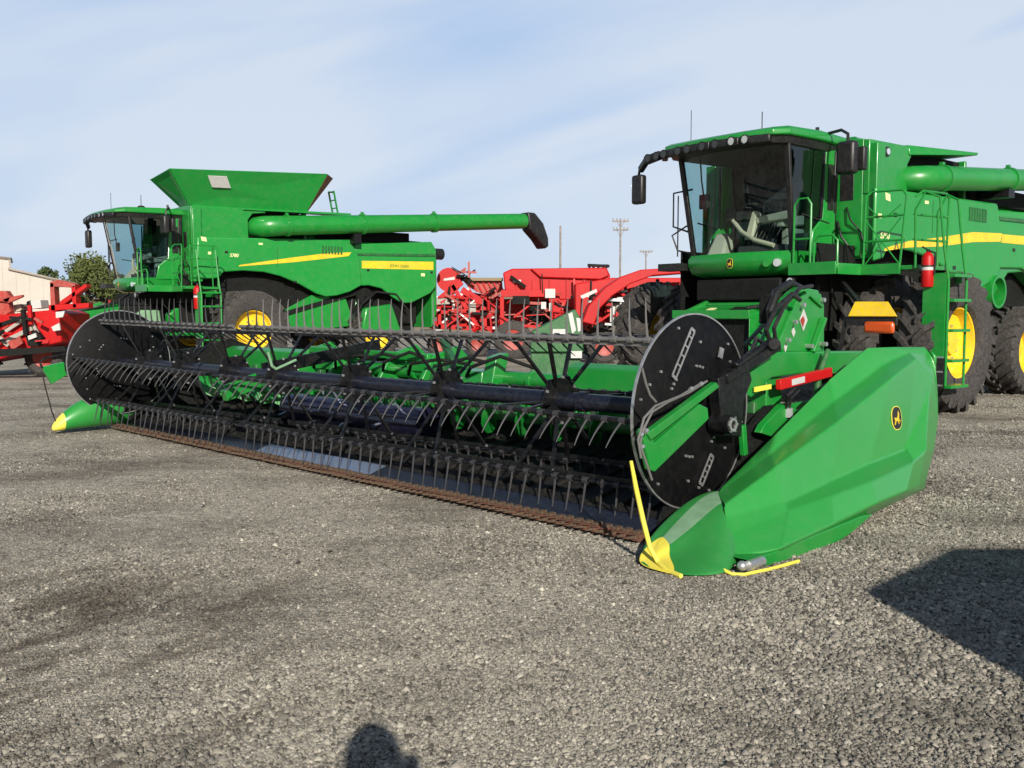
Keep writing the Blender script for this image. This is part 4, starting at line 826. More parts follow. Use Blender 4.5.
    vs = L0 + L1 + L2 + L3; fs = [tuple(range(n)), tuple(range(3 * n, 4 * n))[::-1]] + [(r * n + i, (r + 1) * n + i, (r + 1) * n + (i + 1) % n, r * n + (i + 1) % n) for r in range(3) for i in range(n)]
    g.add(vs, fs); ro = g.build('cab_roof', M['green'], root, bevel=.012, sharp=25)
    g = MB(); fr_ = [(2.15, .95), (2.28, .5), (2.32, 0), (2.30, -.5), (2.22, -1.0), (1.97, -1.2)]
    for p, q in zip(fr_[:-1], fr_[1:]): g.bar((p[0] - .03, p[1], 3.985), (q[0] - .03, q[1], 3.985), .10, .12)
    g.bar((2.15, -1.1, 4.0), (2.12, -1.45, 3.95), .12, .13); g.bar((2.12, -1.42, 3.97), (1.98, -1.70, 3.84), .09, .11); lb = g.build('light_bar', M['bplas'], ro, bevel=.02)
    for i, (xx, yy, zz) in enumerate(((2.28, .62, 3.99), (2.305, .40, 3.99), (2.33, .12, 3.985), (2.335, -.12, 3.985), (2.32, -.42, 3.98), (2.30, -.62, 3.98), (2.25, -.95, 3.98), (2.20, -1.15, 3.98), (2.18, -1.35, 3.97))):
        g = MB(); ml = 'chrome' if i in (0, 1) else 'dglass'; g.tube([(xx - .03, yy, zz), (xx + .02, yy, zz - .005)], .058, 14); lo = g.build('roof_lamp', M['chrome' if i < 2 else 'dglass'], ro, sharp=50)
        g = MB(); g.lathe([(.06, -.03), (.068, -.03), (.068, .03), (.06, .03)], (xx, yy, zz), 0, 14, closed=True); g.build('lamp_ring', M['bplas'], lo)
    g = MB(); g.ball((1.15, 0.1, 4.28), .11, 14, (1, 1, .6)); g.build('gps_dome', M['bplas'], ro)
    g = MB(); g.tube([(1.15, .1, 4.25), (1.15, .1, 4.62)], .008, 6); g.tube([(1.6, -.95, 4.15), (1.6, -.95, 4.75)], .006, 6); g.tube([(.7, .8, 4.24), (.7, .8, 4.33)], .03, 8); g.build('radio_aerial', M['bplas'], ro)
    g = MB(); La, Lb = lay(.93, 3.93), lay(.96, 4.053); g.add(La + Lb, [tuple(range(n)), tuple(range(n, 2 * n))[::-1]] + [(i, n + i, n + (i + 1) % n, (i + 1) % n) for i in range(n)]); g.build('roof_underside', M['bplas'], ro, bevel=.01)
    # mirrors
    g = MB(); g.tube([(2.0, -1.70, 3.84), (2.0, -1.72, 3.74)], .022, 8); g.build('mirror_arm', M['bplas'], root)
    g = MB(); g.box(1.92, 2.06, -1.84, -1.60, 3.28, 3.76); g.build('wing_mirror', M['bplas'], root, bevel=.04)
    g = MB(); g.tube([(.75, 1.02, 4.2), (.85, 1.3, 4.2), (1.0, 1.50, 4.10), (1.02, 1.52, 3.98)], .024, 8); g.build('mirror_arm', M['bplas'], root)
    g = MB(); g.box(.96, 1.14, 1.38, 1.68, 3.50, 3.98); mo = g.build('wing_mirror', M['bplas'], root, bevel=.05)
    g = MB(); g.box(.84, .95, 1.56, 1.74, 3.56, 3.9); g.build('mirror_bracket', M['bplas'], mo, bevel=.02)
    g = MB(); g.tube([(1.45, -1.02, 3.5), (1.6, -1.3, 3.45), (1.6, -1.3, 2.9), (1.55, -1.02, 2.8)], .016, 8); g.tube([(1.55, -1.05, 2.9), (1.65, -1.28, 2.75), (1.6, -1.2, 2.5), (1.5, -1.0, 2.45)], .016, 8); g.tube([(1.6, -1.2, 2.4), (1.6, -1.2, 3.4)], .012, 6); g.box(1.5, 1.8, -1.45, -1.0, 2.16, 2.28); g.build('far_side_rail', M['bplas'], root)
    # wiper and cab interior
    g = MB(); g.bar(ws(-.55, False) + Vector((.05, 0, .05)), ws(-.25, True) * .55 + ws(-.25, False) * .45 + Vector((.05, 0, 0)), .02, .02); g.build('wiper', M['bplas'], root)
    g = MB(); g.box(.58, 1.0, -.28, .28, 2.75, 2.92); g.hexa([(.54, -.27, 2.9), (.66, -.27, 2.9), (.66, .27, 2.9), (.54, .27, 2.9), (.47, -.24, 3.62), (.57, -.24, 3.62), (.57, .24, 3.62), (.47, .24, 3.62)]); g.box(.48, .56, -.14, .14, 3.64, 3.85); g.box(.6, .95, -.2, .2, 2.38, 2.75); g.build('driver_seat', M['seat'], root, bevel=.04)
    g = MB(); g.hexa([(1.2, -.08, 2.62), (1.34, -.08, 2.62), (1.34, .08, 2.62), (1.2, .08, 2.62), (1.04, -.06, 3.05), (1.16, -.06, 3.10), (1.16, .06, 3.10), (1.04, .06, 3.05)]); g.build('steering_column', M['tan'], root, bevel=.03)
    g = MB(); c = Vector((1.10, 0, 3.12)); ax = Vector((-.35, 0, 1)).normalized(); u = ax.orthogonal().normalized(); v = ax.cross(u); g.tube([c + (u * cos(a) + v * sin(a)) * .20 for a in [2 * pi * k / 24 for k in range(25)]], .017, 8)
    for a in (.3, 2.4, 4.5): g.tube([c, c + (u * cos(a) + v * sin(a)) * .19], .014, 6)
    g.build('steering_wheel', M['bplas'], root)
    g = MB(); g.hexa([(.55, .32, 2.85), (1.15, .34, 2.80), (1.15, .52, 2.80), (.55, .52, 2.85), (.55, .32, 3.02), (1.15, .34, 2.93), (1.15, .52, 2.93), (.55, .52, 3.02)]); g.box(.5, .95, .35, .5, 2.4, 2.8); g.build('armrest_console', M['tan'], root, bevel=.03)
    g = MB(); g.box(.9, 1.0, .40, .66, 3.05, 3.25); g.tube([(.85, .45, 2.9), (.95, .5, 3.1)], .015, 6); g.box(.8, .86, -.8, -.6, 3.0, 3.2); g.build('monitor', M['bplas'], root, bevel=.01)
    g = MB(); g.hexa([(1.0, -.80, 2.385), (1.45, -.75, 2.385), (1.35, -.45, 2.385), (.95, -.5, 2.385), (.95, -.84, 2.78), (1.1, -.82, 2.78), (1.05, -.62, 2.78), (.9, -.62, 2.78)]); g.build('folded_floor_mat', M['greyp'], root, bevel=.04)
    g = MB(); g.tube([(1.25, -.35, 2.95), (1.35, -.1, 2.75), (1.42, .2, 2.6), (1.42, .55, 2.5)], .035, 8); g.build('pale_air_duct', M['tan'], root)
    g = MB(); g.box(1.1, 1.4, -.15, .7, 2.385, 2.52); g.box(.5, 1.0, .6, .85, 2.385, 2.7); g.box(.46, .52, -.85, .85, 2.4, 3.0); g.build('cab_clutter', M['seat'], root, bevel=.03)
    g = MB(); g.hexa([(1.15, .05, 2.86), (1.22, .05, 2.86), (1.20, .75, 2.92), (1.12, .75, 2.92), (1.15, .05, 2.98), (1.22, .05, 2.98), (1.20, .75, 3.06), (1.12, .75, 3.06)]); g.build('dash_arm', M['tan'], root, bevel=.03)
    g = MB()
    for k in range(9): u_ = .1 + .08 * k; g.tube([(1.25, u_ - .3, 2.5 + .02 * (k % 3)), (1.3, u_ - .25, 2.62), (1.2, u_ - .2, 2.80 + .03 * (k % 4))], .012, 6)
    g.box(1.18, 1.3, -.25, -.05, 2.95, 3.08); g.box(1.0, 1.1, .15, .35, 3.05, 3.22); g.build('cab_wiring', M['bplas'], root)
    g = MB(); g.box(1.3, 1.36, -.1, .0, 3.35, 3.5); g.tube([(1.6, -.75, 3.95), (1.6, -.72, 3.6), (1.55, -.7, 3.3)], .015, 6); g.box(1.5, 1.56, -.80, -.62, 3.15, 3.38); g.build('corner_display', M['bplas'], root, bevel=.01)
    # ---- platform, rails, ladder
    g = MB(); g.box(.35, 1.62, .97, 1.75, 2.10, 2.16); g.box(.10, .95, 1.75, 2.62, 2.08, 2.14)
    pf = g.build('platform', M['green'], root, bevel=.008)
    g = MB(); g.box(1.62, 1.66, .97, 1.75, 2.02, 2.20); g.box(.95, .99, 1.75, 2.35, 2.02, 2.17); g.box(.3, .36, 2.36, 2.95, 1.88, 2.04); g.box(.15, 1.6, 1.74, 1.76, 2.02, 2.18)
    g.build('platform_edge', M['green'], pf, bevel=.006)
    def rail(pts, r=.017): return g.tube(pts, r, 8)
    g = MB(); rail([(1.60, 1.02, 2.15), (1.60, 1.02, 3.05), (1.60, 1.10, 3.14), (1.60, 1.24, 3.14), (1.60, 1.30, 3.05), (1.60, 1.30, 2.15)]); rail([(1.60, 1.02, 2.55), (1.60, 1.30, 2.55)])
    rail([(1.60, 1.36, 2.15), (1.60, 1.36, 2.50), (1.60, 1.44, 2.58), (1.60, 1.66, 2.58), (1.60, 1.74, 2.50), (1.60, 1.74, 2.15)])
    g.build('cab_handrail', M['green'], root)
    g = MB()
    rail([(.97, 1.78, 2.12), (1.0, 1.82, 3.15), (.95, 1.88, 3.22), (.96, 2.36, 3.20), (.97, 2.42, 3.12), (.97, 2.34, 2.1)])
    rail([(.98, 1.80, 2.5), (.98, 2.36, 2.5)]); rail([(.98, 1.80, 2.85), (.98, 2.38, 2.85)])
    rail([(.12, 2.6, 2.12), (.12, 2.62, 3.12), (.2, 2.62, 3.18), (.80, 2.58, 3.18), (.88, 2.5, 3.1)])
    rail([(.12, 2.61, 2.5), (.9, 2.5, 2.5)]); rail([(.12, 2.61, 2.85), (.9, 2.5, 2.85)])
    rail([(.98, 1.8, 2.15), (.98, 2.35, 2.82)], .010); rail([(.98, 1.8, 2.82), (.98, 2.35, 2.15)], .010)
    rail([(.99, 1.85, 3.0), (1.0, 2.0, 2.86), (1.0, 2.15, 2.84), (.99, 2.35, 3.0)], .009)
    g.build('guard_rail', M['green'], root)
    # ladder hanging beside the wheel
    lx0, lx1, ly = .92, .38, 3.02
    if left: lx0, lx1 = .75, .25
    g = MB()
    for lx, off in ((lx0, 0), (lx1, 0)):
        rail([(lx + .05, ly - .12, 3.05), (lx + .02, ly - .06, 2.4), (lx - .02, ly, 1.9), (lx - .02, ly, .45)], .019)
    rail([(lx0 + .05, ly - .12, 3.05), (lx0 + .10, ly - .3, 3.14), (lx0 + .08, ly - .45, 2.9), (lx0 + .04, ly - .45, 2.1)]); rail([(lx1 + .05, ly - .12, 3.05), (lx1 + .05, ly - .28, 3.14), (lx1 + .03, ly - .42, 2.9), (lx1, ly - .42, 2.1)])
    la = g.build('ladder', M['green'], root)
    for z in (.44, .80, 1.22, 1.64, 1.98): g = MB(); g.box(lx1 - .01, lx0 - .03, ly - .10, ly + .08, z - .02, z + .02); g.build('ladder_step', M['green'], la)
    g = MB(); g.prism([(lx0 + .02, .85), (lx0 - .03, .85), (lx0 - .03, 1.95), (lx0 + .02, 2.0)], 1, ly - .34, ly - .02); g.build('ladder_side_plate', M['green'], la)
    g = MB(); g.box(lx0 - .03, lx0 + .02, ly - .34, ly - .02, .42, .84); g.build('rubber_flap', M['bplas'], la)
    for z in (.45, .64, .84): g = MB(); g.box(lx0 + .0, lx0 + .026, ly - .34, ly - .02, z, z + .022); g.build('flap_strip', M['steel'], la)
    # service box and hanging things under the platform
    g = MB(); g.box(-.3, .7, 1.25, 1.7, 1.75, 2.05); g.box(.5, 1.3, .3, .9, 1.7, 2.02); g.tube([(1.2, 1.0, 2.0), (1.25, 1.1, 1.8), (1.3, .9, 1.5)], .02, 8); g.tube([(1.1, 1.3, 2.0), (1.1, 1.4, 1.7), (.9, 1.4, 1.5)], .02, 8); g.tube([(1.3, .6, 2.0), (1.4, .75, 1.7), (1.2, .8, 1.4)], .025, 8); g.build('underside_gear', M['dark'], root, bevel=.02)
    g = MB(); g.tube([(1.62, 1.02, 1.93), (1.68, 1.02, 1.93)], .065, 16); wl = g.build('work_lamp', M['bplas'], root); g = MB(); g.tube([(1.682, 1.02, 1.93), (1.69, 1.02, 1.93)], .055, 16); g.build('lamp_lens', M['chrome'], wl)
    # warning board with amber lamp in front of the tyre
    if not left:
        g = MB(); c0, c1 = RF.hit(848, 316, 0, 1.85), RF.hit(897, 316, 0, 1.85); c3, c2 = RF.hit(855, 301.5, 0, 1.70), RF.hit(888, 301.5, 0, 1.70); dz_ = Vector((-.02, 0, -.012))
        g.hexa([c0 + dz_, c1 + dz_, c2 + dz_, c3 + dz_, c0, c1, c2, c3]); wb = g.build('warning_board', M['yellow'], root, bevel=.004)
        g = MB(); c1, c2, c3 = RF.hit(847, 319, 0, 1.78), RF.hit(897, 319, 0, 1.78), 0; g.bar(c1 + Vector((0, 0, -.03)), c2 + Vector((0, 0, -.03)), .05, .12); g.bar(RF.hit(846, 318, 0, 1.76), RF.hit(840, 350, 0, 1.76), .04, .05); g.bar((1.7, 2.3, 1.45), (1.2, 1.6, 1.9), .06, .06); g.build('lamp_bracket', M['bplas'], wb)
        g = MB(); p = RF.hit(881, 327, 0, 1.80); g.box(p.x - .03, p.x + .05, p.y - .24, p.y + .20, p.z - .085, p.z + .075); g.build('amber_lamp', M['orange'], wb, bevel=.04)
    # ---- feeder house
    fx_, fz, bz = (3.05, 1.42, 1.72) if left else (2.05, 1.44, 1.70); hb = 2.0 if left else 1.25; fwi = .95 if left else .73
    g = MB(); g.hexa([(fx_, -.70, .55), (fx_, .70, .55), (1.1, .62, .95), (1.1, -.62, .95), (fx_ + .08, -.70, fz), (fx_ + .08, .70, fz), (hb, .62, bz), (hb, -.62, bz)])
    fh = g.build('feeder_house', M['green'], root, bevel=.02)
    g = MB(); g.box(fx_ + .02, fx_ + .20, -fwi, fwi, .35, .48); g.box(fx_ + .06, fx_ + .22, -fwi, fwi, fz - .06, fz + .07); g.box(fx_ + .04, fx_ + .20, -fwi, -.72, .48, fz - .06); g.box(fx_ + .04, fx_ + .20, .72, fwi, .48, fz - .06); g.build('feeder_frame', M['dgreen'] if left else M['green'], fh, bevel=.015)
    g = MB(); g.box(fx_ + .085, fx_ + .11, -.71, .71, .5, fz - .08); g.build('feeder_mouth', M['dark'], fh)
    def sl(x_): return fz + (fx_ + .08 - x_) * (bz - fz) / (fx_ + .08 - hb)
    def skin_plate(x0, x1, y0, y1, h, nm, m): g = MB(); g.hexa([(x1, y0, sl(x1) + .004), (x1, y1, sl(x1) + .004), (x0, y1, sl(x0) + .004), (x0, y0, sl(x0) + .004), (x1, y0, sl(x1) + h), (x1, y1, sl(x1) + h), (x0, y1, sl(x0) + h), (x0, y0, sl(x0) + h)]); return g.build(nm, M[m], fh, smooth=False)
    k0 = hb - 1.45; skin_plate(1.98 + k0, 2.22 + k0, .12, .50, .02, 'inspection_plate', 'dark'); skin_plate(2.0 + k0, 2.10 + k0, -.35, -.22, .009, 'small_sticker', 'cream'); skin_plate(1.80 + k0, 1.84 + k0, -.62, .62, .035, 'stiffener', 'green')
    g = MB(); g.box(.9, hb - .05, -.85, .85, 1.0, 1.66); g.box(1.2, 1.6, -.8, .8, 1.66, 2.0); g.build('feeder_hinge_frame', M['dark'], root, bevel=.03)
    for yy in (-.78, .78):
        g = MB(); g.tube([(1.2, yy, 1.0), (fx_ - .1, yy, .62)], .055, 12); g.build('feeder_lift_cylinder', M['green'], fh, sharp=50)
    for yy in (-.60, .60):
        g = MB(); g.bar((hb + .05, yy, bz + .02), (fx_ + .06, yy, fz + .03), .05, .06); g.build('edge_rail', M['green'], fh)
    g = MB(); g.prism([(a_ - 2.0 + hb, c_) for a_, c_ in ((2.9, .95), (2.2, 1.15), (1.9, 1.50), (2.3, 1.52), (2.75, 1.35), (2.95, 1.15))], 1, .78, .94); g.build('feeder_drive_cover', M['green'], fh, bevel=.03)
    g = MB(); g.tube([(hb - .3, .55, 1.95), (hb, .72, 1.80), (hb + .5, .66, sl(hb + .5) + .04), (fx_, .50, fz + .10)], .022, 8); g.tube([(hb - .3, .62, 2.0), (hb + .1, .80, 1.76), (hb + .6, .72, sl(hb + .6) + .05), (fx_ + .1, .60, fz + .10)], .022, 8); g.build('hydraulic_hoses', M['bplas'], fh)
    if left:
        for pts, yv, nm, mt in ((((168, 314), (176, 308), (186, 308), (192, 314), (197, 336), (168, 336)), 1.0, 'front_tank', 'green'), (((134, 316), (142, 310), (160, 310), (164, 334), (138, 334)), .98, 'pale_cover', 'faded'), (((200, 318), (232, 322), (232, 336), (200, 334)), 1.3, 'step_box', 'green'), (((362, 332), (366, 308), (392, 304), (402, 332)), 2.14, 'rear_side_cover', 'green')):
            g = MB(); g.prism([tuple(RF.hit(*q, 1, yv).xz) for q in pts], 1, yv - .25, yv); g.build(nm, M[mt], root, bevel=.05)
    return root, RF, px_

# wheel prototypes live on the right-hand combine and are copied for the rest
GR = 'green combine harvesters parked behind the header'
right, RFr, _ = make_combine('combine_harvester', 4.75, 16.02, 50, 'green combine with closed grain tank, windscreen towards us, behind the right end of the header', 'right')
leftc, RFl, lpx = make_combine('combine_harvester', -9.1, 26.5, 50, 'green combine with open flared grain tank and long unloading tube, behind the header', 'left')
wf = make_wheel(1.04, .56, .52, 22, right); wf.location = (0, 2.58, 1.03); wf.rotation_euler = (0, .1, 0)
add_wheel(wf, right, (0, 1.62, 1.03), spin=.25); add_wheel(wf, right, (0, -1.95, 1.03), True, .3); add_wheel(wf, right, (0, -3.0, 1.03), True, .5)
wr = make_wheel(.80, .60, .40, 20, right); wr.location = (-4.15, 1.85, .79)
add_wheel(wr, right, (-4.15, -1.85, .79), True, .2)
for yy, fl in ((2.58, False), (1.62, False), (-1.62, True), (-2.58, True)): add_wheel(wf, leftc, (lpx, yy, 1.03), fl, .15 + yy)
for yy, fl in ((1.75, False), (-1.75, True)): add_wheel(wr, leftc, (-5.0, yy, .79), fl, .3)

def extinguisher(px, py0, py1, RF, yv, label):
    a, c = RF.hit(px, py0, 1, yv), RF.hit(px, py1, 1, yv); h = a.z - c.z; base = RF.o + RF.X * c.x + RF.Y * c.y
    e = empty('fire_extinguisher', (base.x, base.y, c.z), RF.rot, label, 'fire extinguisher', 'red fire extinguishers on the combines'); r = h * .15
    g = MB(); g.tube([(0, 0, 0), (0, 0, h * .03), (0, 0, h * .74), (0, 0, h * .83), (0, 0, h * .88)], [r * .9, r, r, r * .7, r * .3], 20); bd = g.build('cylinder_body', M['red'], e, sharp=50)
    g = MB(); g.tube([(0, 0, h * .42), (0, 0, h * .52)], r * 1.02, 20); g.build('label_band', M['white'], bd, sharp=50)
    g = MB(); g.tube([(0, 0, h * .50), (0, 0, h * .545)], r * 1.05, 20); g.build('strap', M['bplas'], e, sharp=50)
    g = MB(); g.tube([(0, 0, h * .86), (0, 0, h * .95)], r * .3, 10); g.bar((0, -.02, h * .95), (r * 1.5, -.02, h * 1.0), .02, .015); g.build('valve', M['bplas'], e)
    g = MB(); g.tube([(0, r * .3, h * .9), (0, r * 1.2, h * .85), (0, r * 1.25, h * .6), (0, r * 1.15, h * .3)], r * .15, 8); g.build('hose', M['bplas'], e)
extinguisher(927, 247, 287, RFr, 2.75, 'red fire extinguisher beside the ladder of the right-hand combine')
extinguisher(198, 282, 309, RFl, 2.75, 'red fire extinguisher beside the ladder of the left-hand combine')

# ------------------------------------------------------------------ surroundings: shed, trees, poles, other machines
def W3(px, py, D): return Vector(((px - 512) / F_PX * D * 1.0, D, CAM_H + (HORIZ - py) / F_PX * D))
def wx(px, D): return W3(px, HORIZ, D).x
def wz(py, D): return W3(512, py, D).z
# shed
D = 72; sh_ = empty('farm_shed', (wx(20, D), D, 0), radians(27), 'cream metal shed with stepped roofline at the left edge', 'shed')
def loc(px, py, D, root): p = W3(px, py, D); return (p.x - root.location.x, p.z)
b = MB(); pr = [loc(px, py, D, sh_) for px, py in ((-190, 238), (14, 260.5), (14, 270), (66, 285))]; pr = [(a_ * 1.12, c_) for a_, c_ in pr]; pr = [(pr[0][0], 0)] + pr + [(pr[3][0], 0)]
b.prism(pr, 1, 0, 5); b.build('shed_wall', M['shed'], sh_, smooth=False)
b = MB()
for p, q in ((pr[1], pr[2]), (pr[3], pr[4])): b.hexa([(p[0] - .1, -.25, p[1]), (q[0] + .05, -.1, q[1]), (q[0] + .2, 5.2, q[1]), (p[0] - .1, 5.2, p[1]), (p[0] - .1, -.25, p[1] + .16), (q[0] + .2, -.25, q[1] + .16), (q[0] + .2, 5.2, q[1] + .16), (p[0] - .1, 5.2, p[1] + .16)])
b.box(pr[2][0] - .02, pr[2][0] + .12, -.1, .1, pr[3][1], pr[2][1]); b.build('shed_roof', M['trim'], sh_, smooth=False)
b = MB(); k = pr[1][0] + .6
while k < pr[5][0]:
    b.box(k, k + .04, -.03, -.001, .1, np.interp(k, [pr[1][0], pr[2][0], pr[3][0] + .01, pr[4][0]], [pr[1][1], pr[2][1], pr[3][1], pr[4][1]]) - .15); k += .9
b.build('sheet_ribs', M['shed'], sh_, smooth=False)

def make_tree(x, y, h, w, lm, seed, label, n=5200, leaf=.16, trunk_frac=.3, group='trees behind the yard'):
    rng = random.Random(seed); t = empty('tree', (x, y, 0), 0, label, 'tree', group)
    b = MB(); b.tube([(0, 0, 0), (.1, .05, h * .25), (0, .1, h * .5), (.1, 0, h * .8)], [w * .045, w * .035, w * .022, w * .008], 8)
    cl = []
    for i in range(26):
        a = rng.random() * 2 * pi; zz = h * (trunk_frac + (1 - trunk_frac) * rng.random() ** .8); fr = (zz / h - trunk_frac) / (1 - trunk_frac); rad = w * .5 * (math.sin(pi * min(1, .22 + fr * .75)) ** .6) * (.35 + .6 * rng.random())
        c = Vector((rad * cos(a), rad * sin(a), min(zz, h * .93))); cl.append((c, w * rng.uniform(.10, .19)))
        b.tube([(0, 0, h * .3 + zz * .3), c * .6 + Vector((0, 0, zz * .25)), c], [w * .014, w * .009, w * .004], 5)
    b.build('trunk', M['bark'], t)
    b = MB()
    for i in range(n):
        c, r = cl[rng.randrange(len(cl))]
        d = Vector((rng.gauss(0, 1), rng.gauss(0, 1), rng.gauss(0, .8))).normalized() * r * rng.random() ** .4 * 1.15
        p = c + d; u = Vector((rng.gauss(0, 1), rng.gauss(0, 1), rng.gauss(0, 1))).normalized(); v = u.orthogonal().normalized(); s_ = leaf * rng.uniform(.6, 1.4)
        b.add([p - u * s_, p + v * s_ * .6, p + u * s_, p - v * s_ * .6], [(0, 1, 2, 3)])
    b.build('crown', lm, t, smooth=False)
make_tree(wx(89, 80), 80, wz(262, 80), 6.4, M['leafA'], 4, 'broad olive-green tree between the shed and the left combine', 15000, .12, .12)
make_tree(wx(50, 120), 120, wz(267, 120), 3.2, M['leafB'], 9, 'small dark tree showing above the shed roof', 3000, .17, .3)
make_tree(wx(113, 95), 95, wz(274, 95), 4.0, M['leafB'], 12, 'low dark tree right behind the left cab', 5000, .16, .15)
make_tree(wx(70, 90), 90, wz(280, 90), 3.4, M['leafB'], 22, 'low bush left of the broad olive tree', 3000, .15, .1)

def pole(px, ytop, D, arms, label, dx=.9):
    x = wx(px, D); h = wz(ytop, D); t = empty('utility_pole', (x, D, 0), 0, label, 'utility pole', 'utility poles on the skyline')
    b = MB(); b.tube([(0, 0, 0), (0, 0, h)], [.12, .08], 8); b.build('pole', M['wood'], t)
    for zz, hw in arms:
        b = MB(); b.bar((-hw, -.1, h - zz), (hw, -.1, h - zz), .13, .13); b.bar((-hw * .5, -.1, h - zz), (0, -.1, h - zz - .7), .05, .05); b.bar((hw * .5, -.1, h - zz), (0, -.1, h - zz - .7), .05, .05)
        ca_ = b.build('crossarm', M['wood'], t)
        for k in (-1, -.5, .5, 1): b = MB(); b.tube([(k * hw * .93, -.1, h - zz + .06), (k * hw * .93, -.1, h - zz + .28)], .06, 6); b.build('insulator', M['greyp'], ca_)
pole(619.5, 220, 95, [(.25, .8), (1.1, .75)], 'tall utility pole with two crossarms behind the red machines')
pole(645, 251, 130, [(.2, .85)], 'short far utility pole with one crossarm, left of the right cab')
pole(560, 227, 85, [], 'thin bare pole behind the red machines')
# low wall of dry grass behind the machines is part of the hills; red machines follow
def tb(b, pts, D0, D1, root):  # prism whose outline is surveyed on the plane y=D0
    b.prism([loc(px, py, D0, root) for px, py in pts], 1, 0 + (D0 - root.location.y), (D1 - root.location.y)); return b
def small_wheel(root, px, py, r, D, w=.4, rimc='redp'):
    x, z = loc(px, py, D, root); y = D - root.location.y
    b = MB(); b.lathe([(r * .55, -w / 2), (r * .85, -w / 2), (r, -w * .35), (r, w * .35), (r * .85, w / 2), (r * .55, w / 2)], (x, y, r), 1, 28, closed=True)
    for k in range(16):
        a = k * pi / 8; c = Vector((x + r * cos(a), y, r + r * sin(a))); b.bar(c + Vector((0, -w * .45, 0)), c + Vector((0, w * .45, 0)), .05, .05)
    t = b.build('wheel', M['rubber'], root); b = MB(); b.lathe([(.001, -w * .3), (r * .3, -w * .3), (r * .56, -w * .42), (r * .56, w * .4)], (x, y, r), 1, 24); b.build('rim', M[rimc], t)
# bunker harvester
D = 31
m = empty('root_crop_harvester', (wx(560, D), D, 0), 0, 'red bunker harvester with a tall box hopper, directly in front of the thin bare pole', 'red machine', 'red root crop machines in the row behind')
b = MB(); tb(b, ((503, 273), (512, 269), (606, 268), (610, 276), (606, 292), (590, 300), (520, 300), (505, 292)), D, D + 2.4, m); b.build('bunker', M['red'], m, bevel=.04)
b = MB(); tb(b, ((530, 269), (606, 268), (609, 276), (600, 280), (540, 278)), D - .12, D - .005, m); b.build('bunker_top_panel', M['red'], m, bevel=.04)
for px in (516, 532, 549, 566, 583, 598):
    b = MB(); tb(b, ((px, 280), (px + 1.6, 280), (px + 1.6, 299), (px, 299)), D - .07, D - .004, m); b.build('side_rib', M['red'], m)
b = MB(); tb(b, ((501, 290), (545, 290), (545, 297), (501, 297)), D - .3, D - .1, m); tb(b, ((548, 298), (556, 298), (570, 330), (560, 330)), D - .4, D - .2, m); tb(b, ((585, 296), (592, 296), (580, 332), (572, 332)), D - .4, D - .2, m); tb(b, ((560, 300), (610, 296), (612, 304), (560, 310)), D - .2, D - .05, m); tb(b, ((500, 297), (504, 297), (504, 330), (500, 330)), D - .3, D - .15, m); b.build('frame', M['red'], m, bevel=.01)
b = MB(); tb(b, ((498, 299), (602, 299), (602, 326), (498, 328)), D + 1.2, D + 2.2, m); b.build('lower_body', M['red'], m, bevel=.03)
b = MB(); tb(b, ((513, 296), (529, 296), (530, 304), (512, 304)), D - .34, D - .31, m); tb(b, ((530, 306), (548, 306), (548, 326), (530, 326)), D + .3, D + 1.6, m); b.build('engine_bay', M['dark'], m)
for i, q in enumerate((((545, 289), (555, 289), (555, 298), (545, 298)), ((541, 302), (546, 302), (546, 309), (541, 309)), ((549, 303), (553, 303), (553, 311), (549, 311)), ((513, 280), (521, 280), (521, 283), (513, 283)))):
    b = MB(); tb(b, q, D - .46, D - .44, m) if i < 3 else tb(b, q, D - .03, D - .005, m); b.build('white_sticker', M['white'], m, smooth=False)
small_wheel(m, 513, 318, .62, D - .2); small_wheel(m, 595, 318, .55, D + .6)
b = MB()
for px in (590, 594, 599, 604, 607): b.tube([Vector((loc(px, 268, D, m)[0], .5, loc(px, 268, D, m)[1])), Vector((loc(px + 1, 263, D, m)[0], .6, loc(px, 264.5, D, m)[1]))], .04, 6)
b.tube([Vector((loc(588, 268, D, m)[0], .4, loc(588, 265, D, m)[1])), Vector((loc(610, 268, D, m)[0], .4, loc(608, 266, D, m)[1]))], .05, 6)
b.build('hose_rack', M['bplas'], m)
rg = random.Random(5)
def clutter(root, x0, x1, y0, y1, D, n, mats, seed):
    rg = random.Random(seed); bs = {q: MB() for q in mats}
    for i in range(n):
        q = rg.choice(mats); px, py = rg.uniform(x0, x1), rg.uniform(y0, y1); X, Z = loc(px, py, D, root); Y = D - root.location.y + rg.uniform(-.3, .5); Z = max(Z, .12); l_ = rg.uniform(.15, .75); a = rg.choice((0, 0, pi / 2, .6, -.6)) + rg.uniform(-.1, .1); t = rg.uniform(.03, .09)
        bs[q].bar((X - l_ / 2 * cos(a), Y, max(.06, Z - l_ / 2 * sin(a))), (X + l_ / 2 * cos(a), Y + rg.uniform(-.1, .1), max(.06, Z + l_ / 2 * sin(a))), t, t)
    for q, bb in bs.items():
        if bb.v: bb.build({'red': 'red_linkage', 'dark': 'dark_linkage', 'white': 'pale_fittings', 'redp': 'worn_linkage', 'steel': 'steel_rods', 'yellow': 'yellow_fittings', 'greyp': 'grey_fittings'}[q], M['pale' if q == 'greyp' else q], root)
clutter(m, 503, 548, 299, 328, D - .1, 26, ['red', 'redp', 'dark'], 21); clutter(m, 515, 606, 281, 298, D - .02, 14, ['redp', 'red', 'dark'], 31); clutter(m, 548, 596, 300, 330, D - .3, 50, ['red', 'red', 'dark', 'redp'], 2)
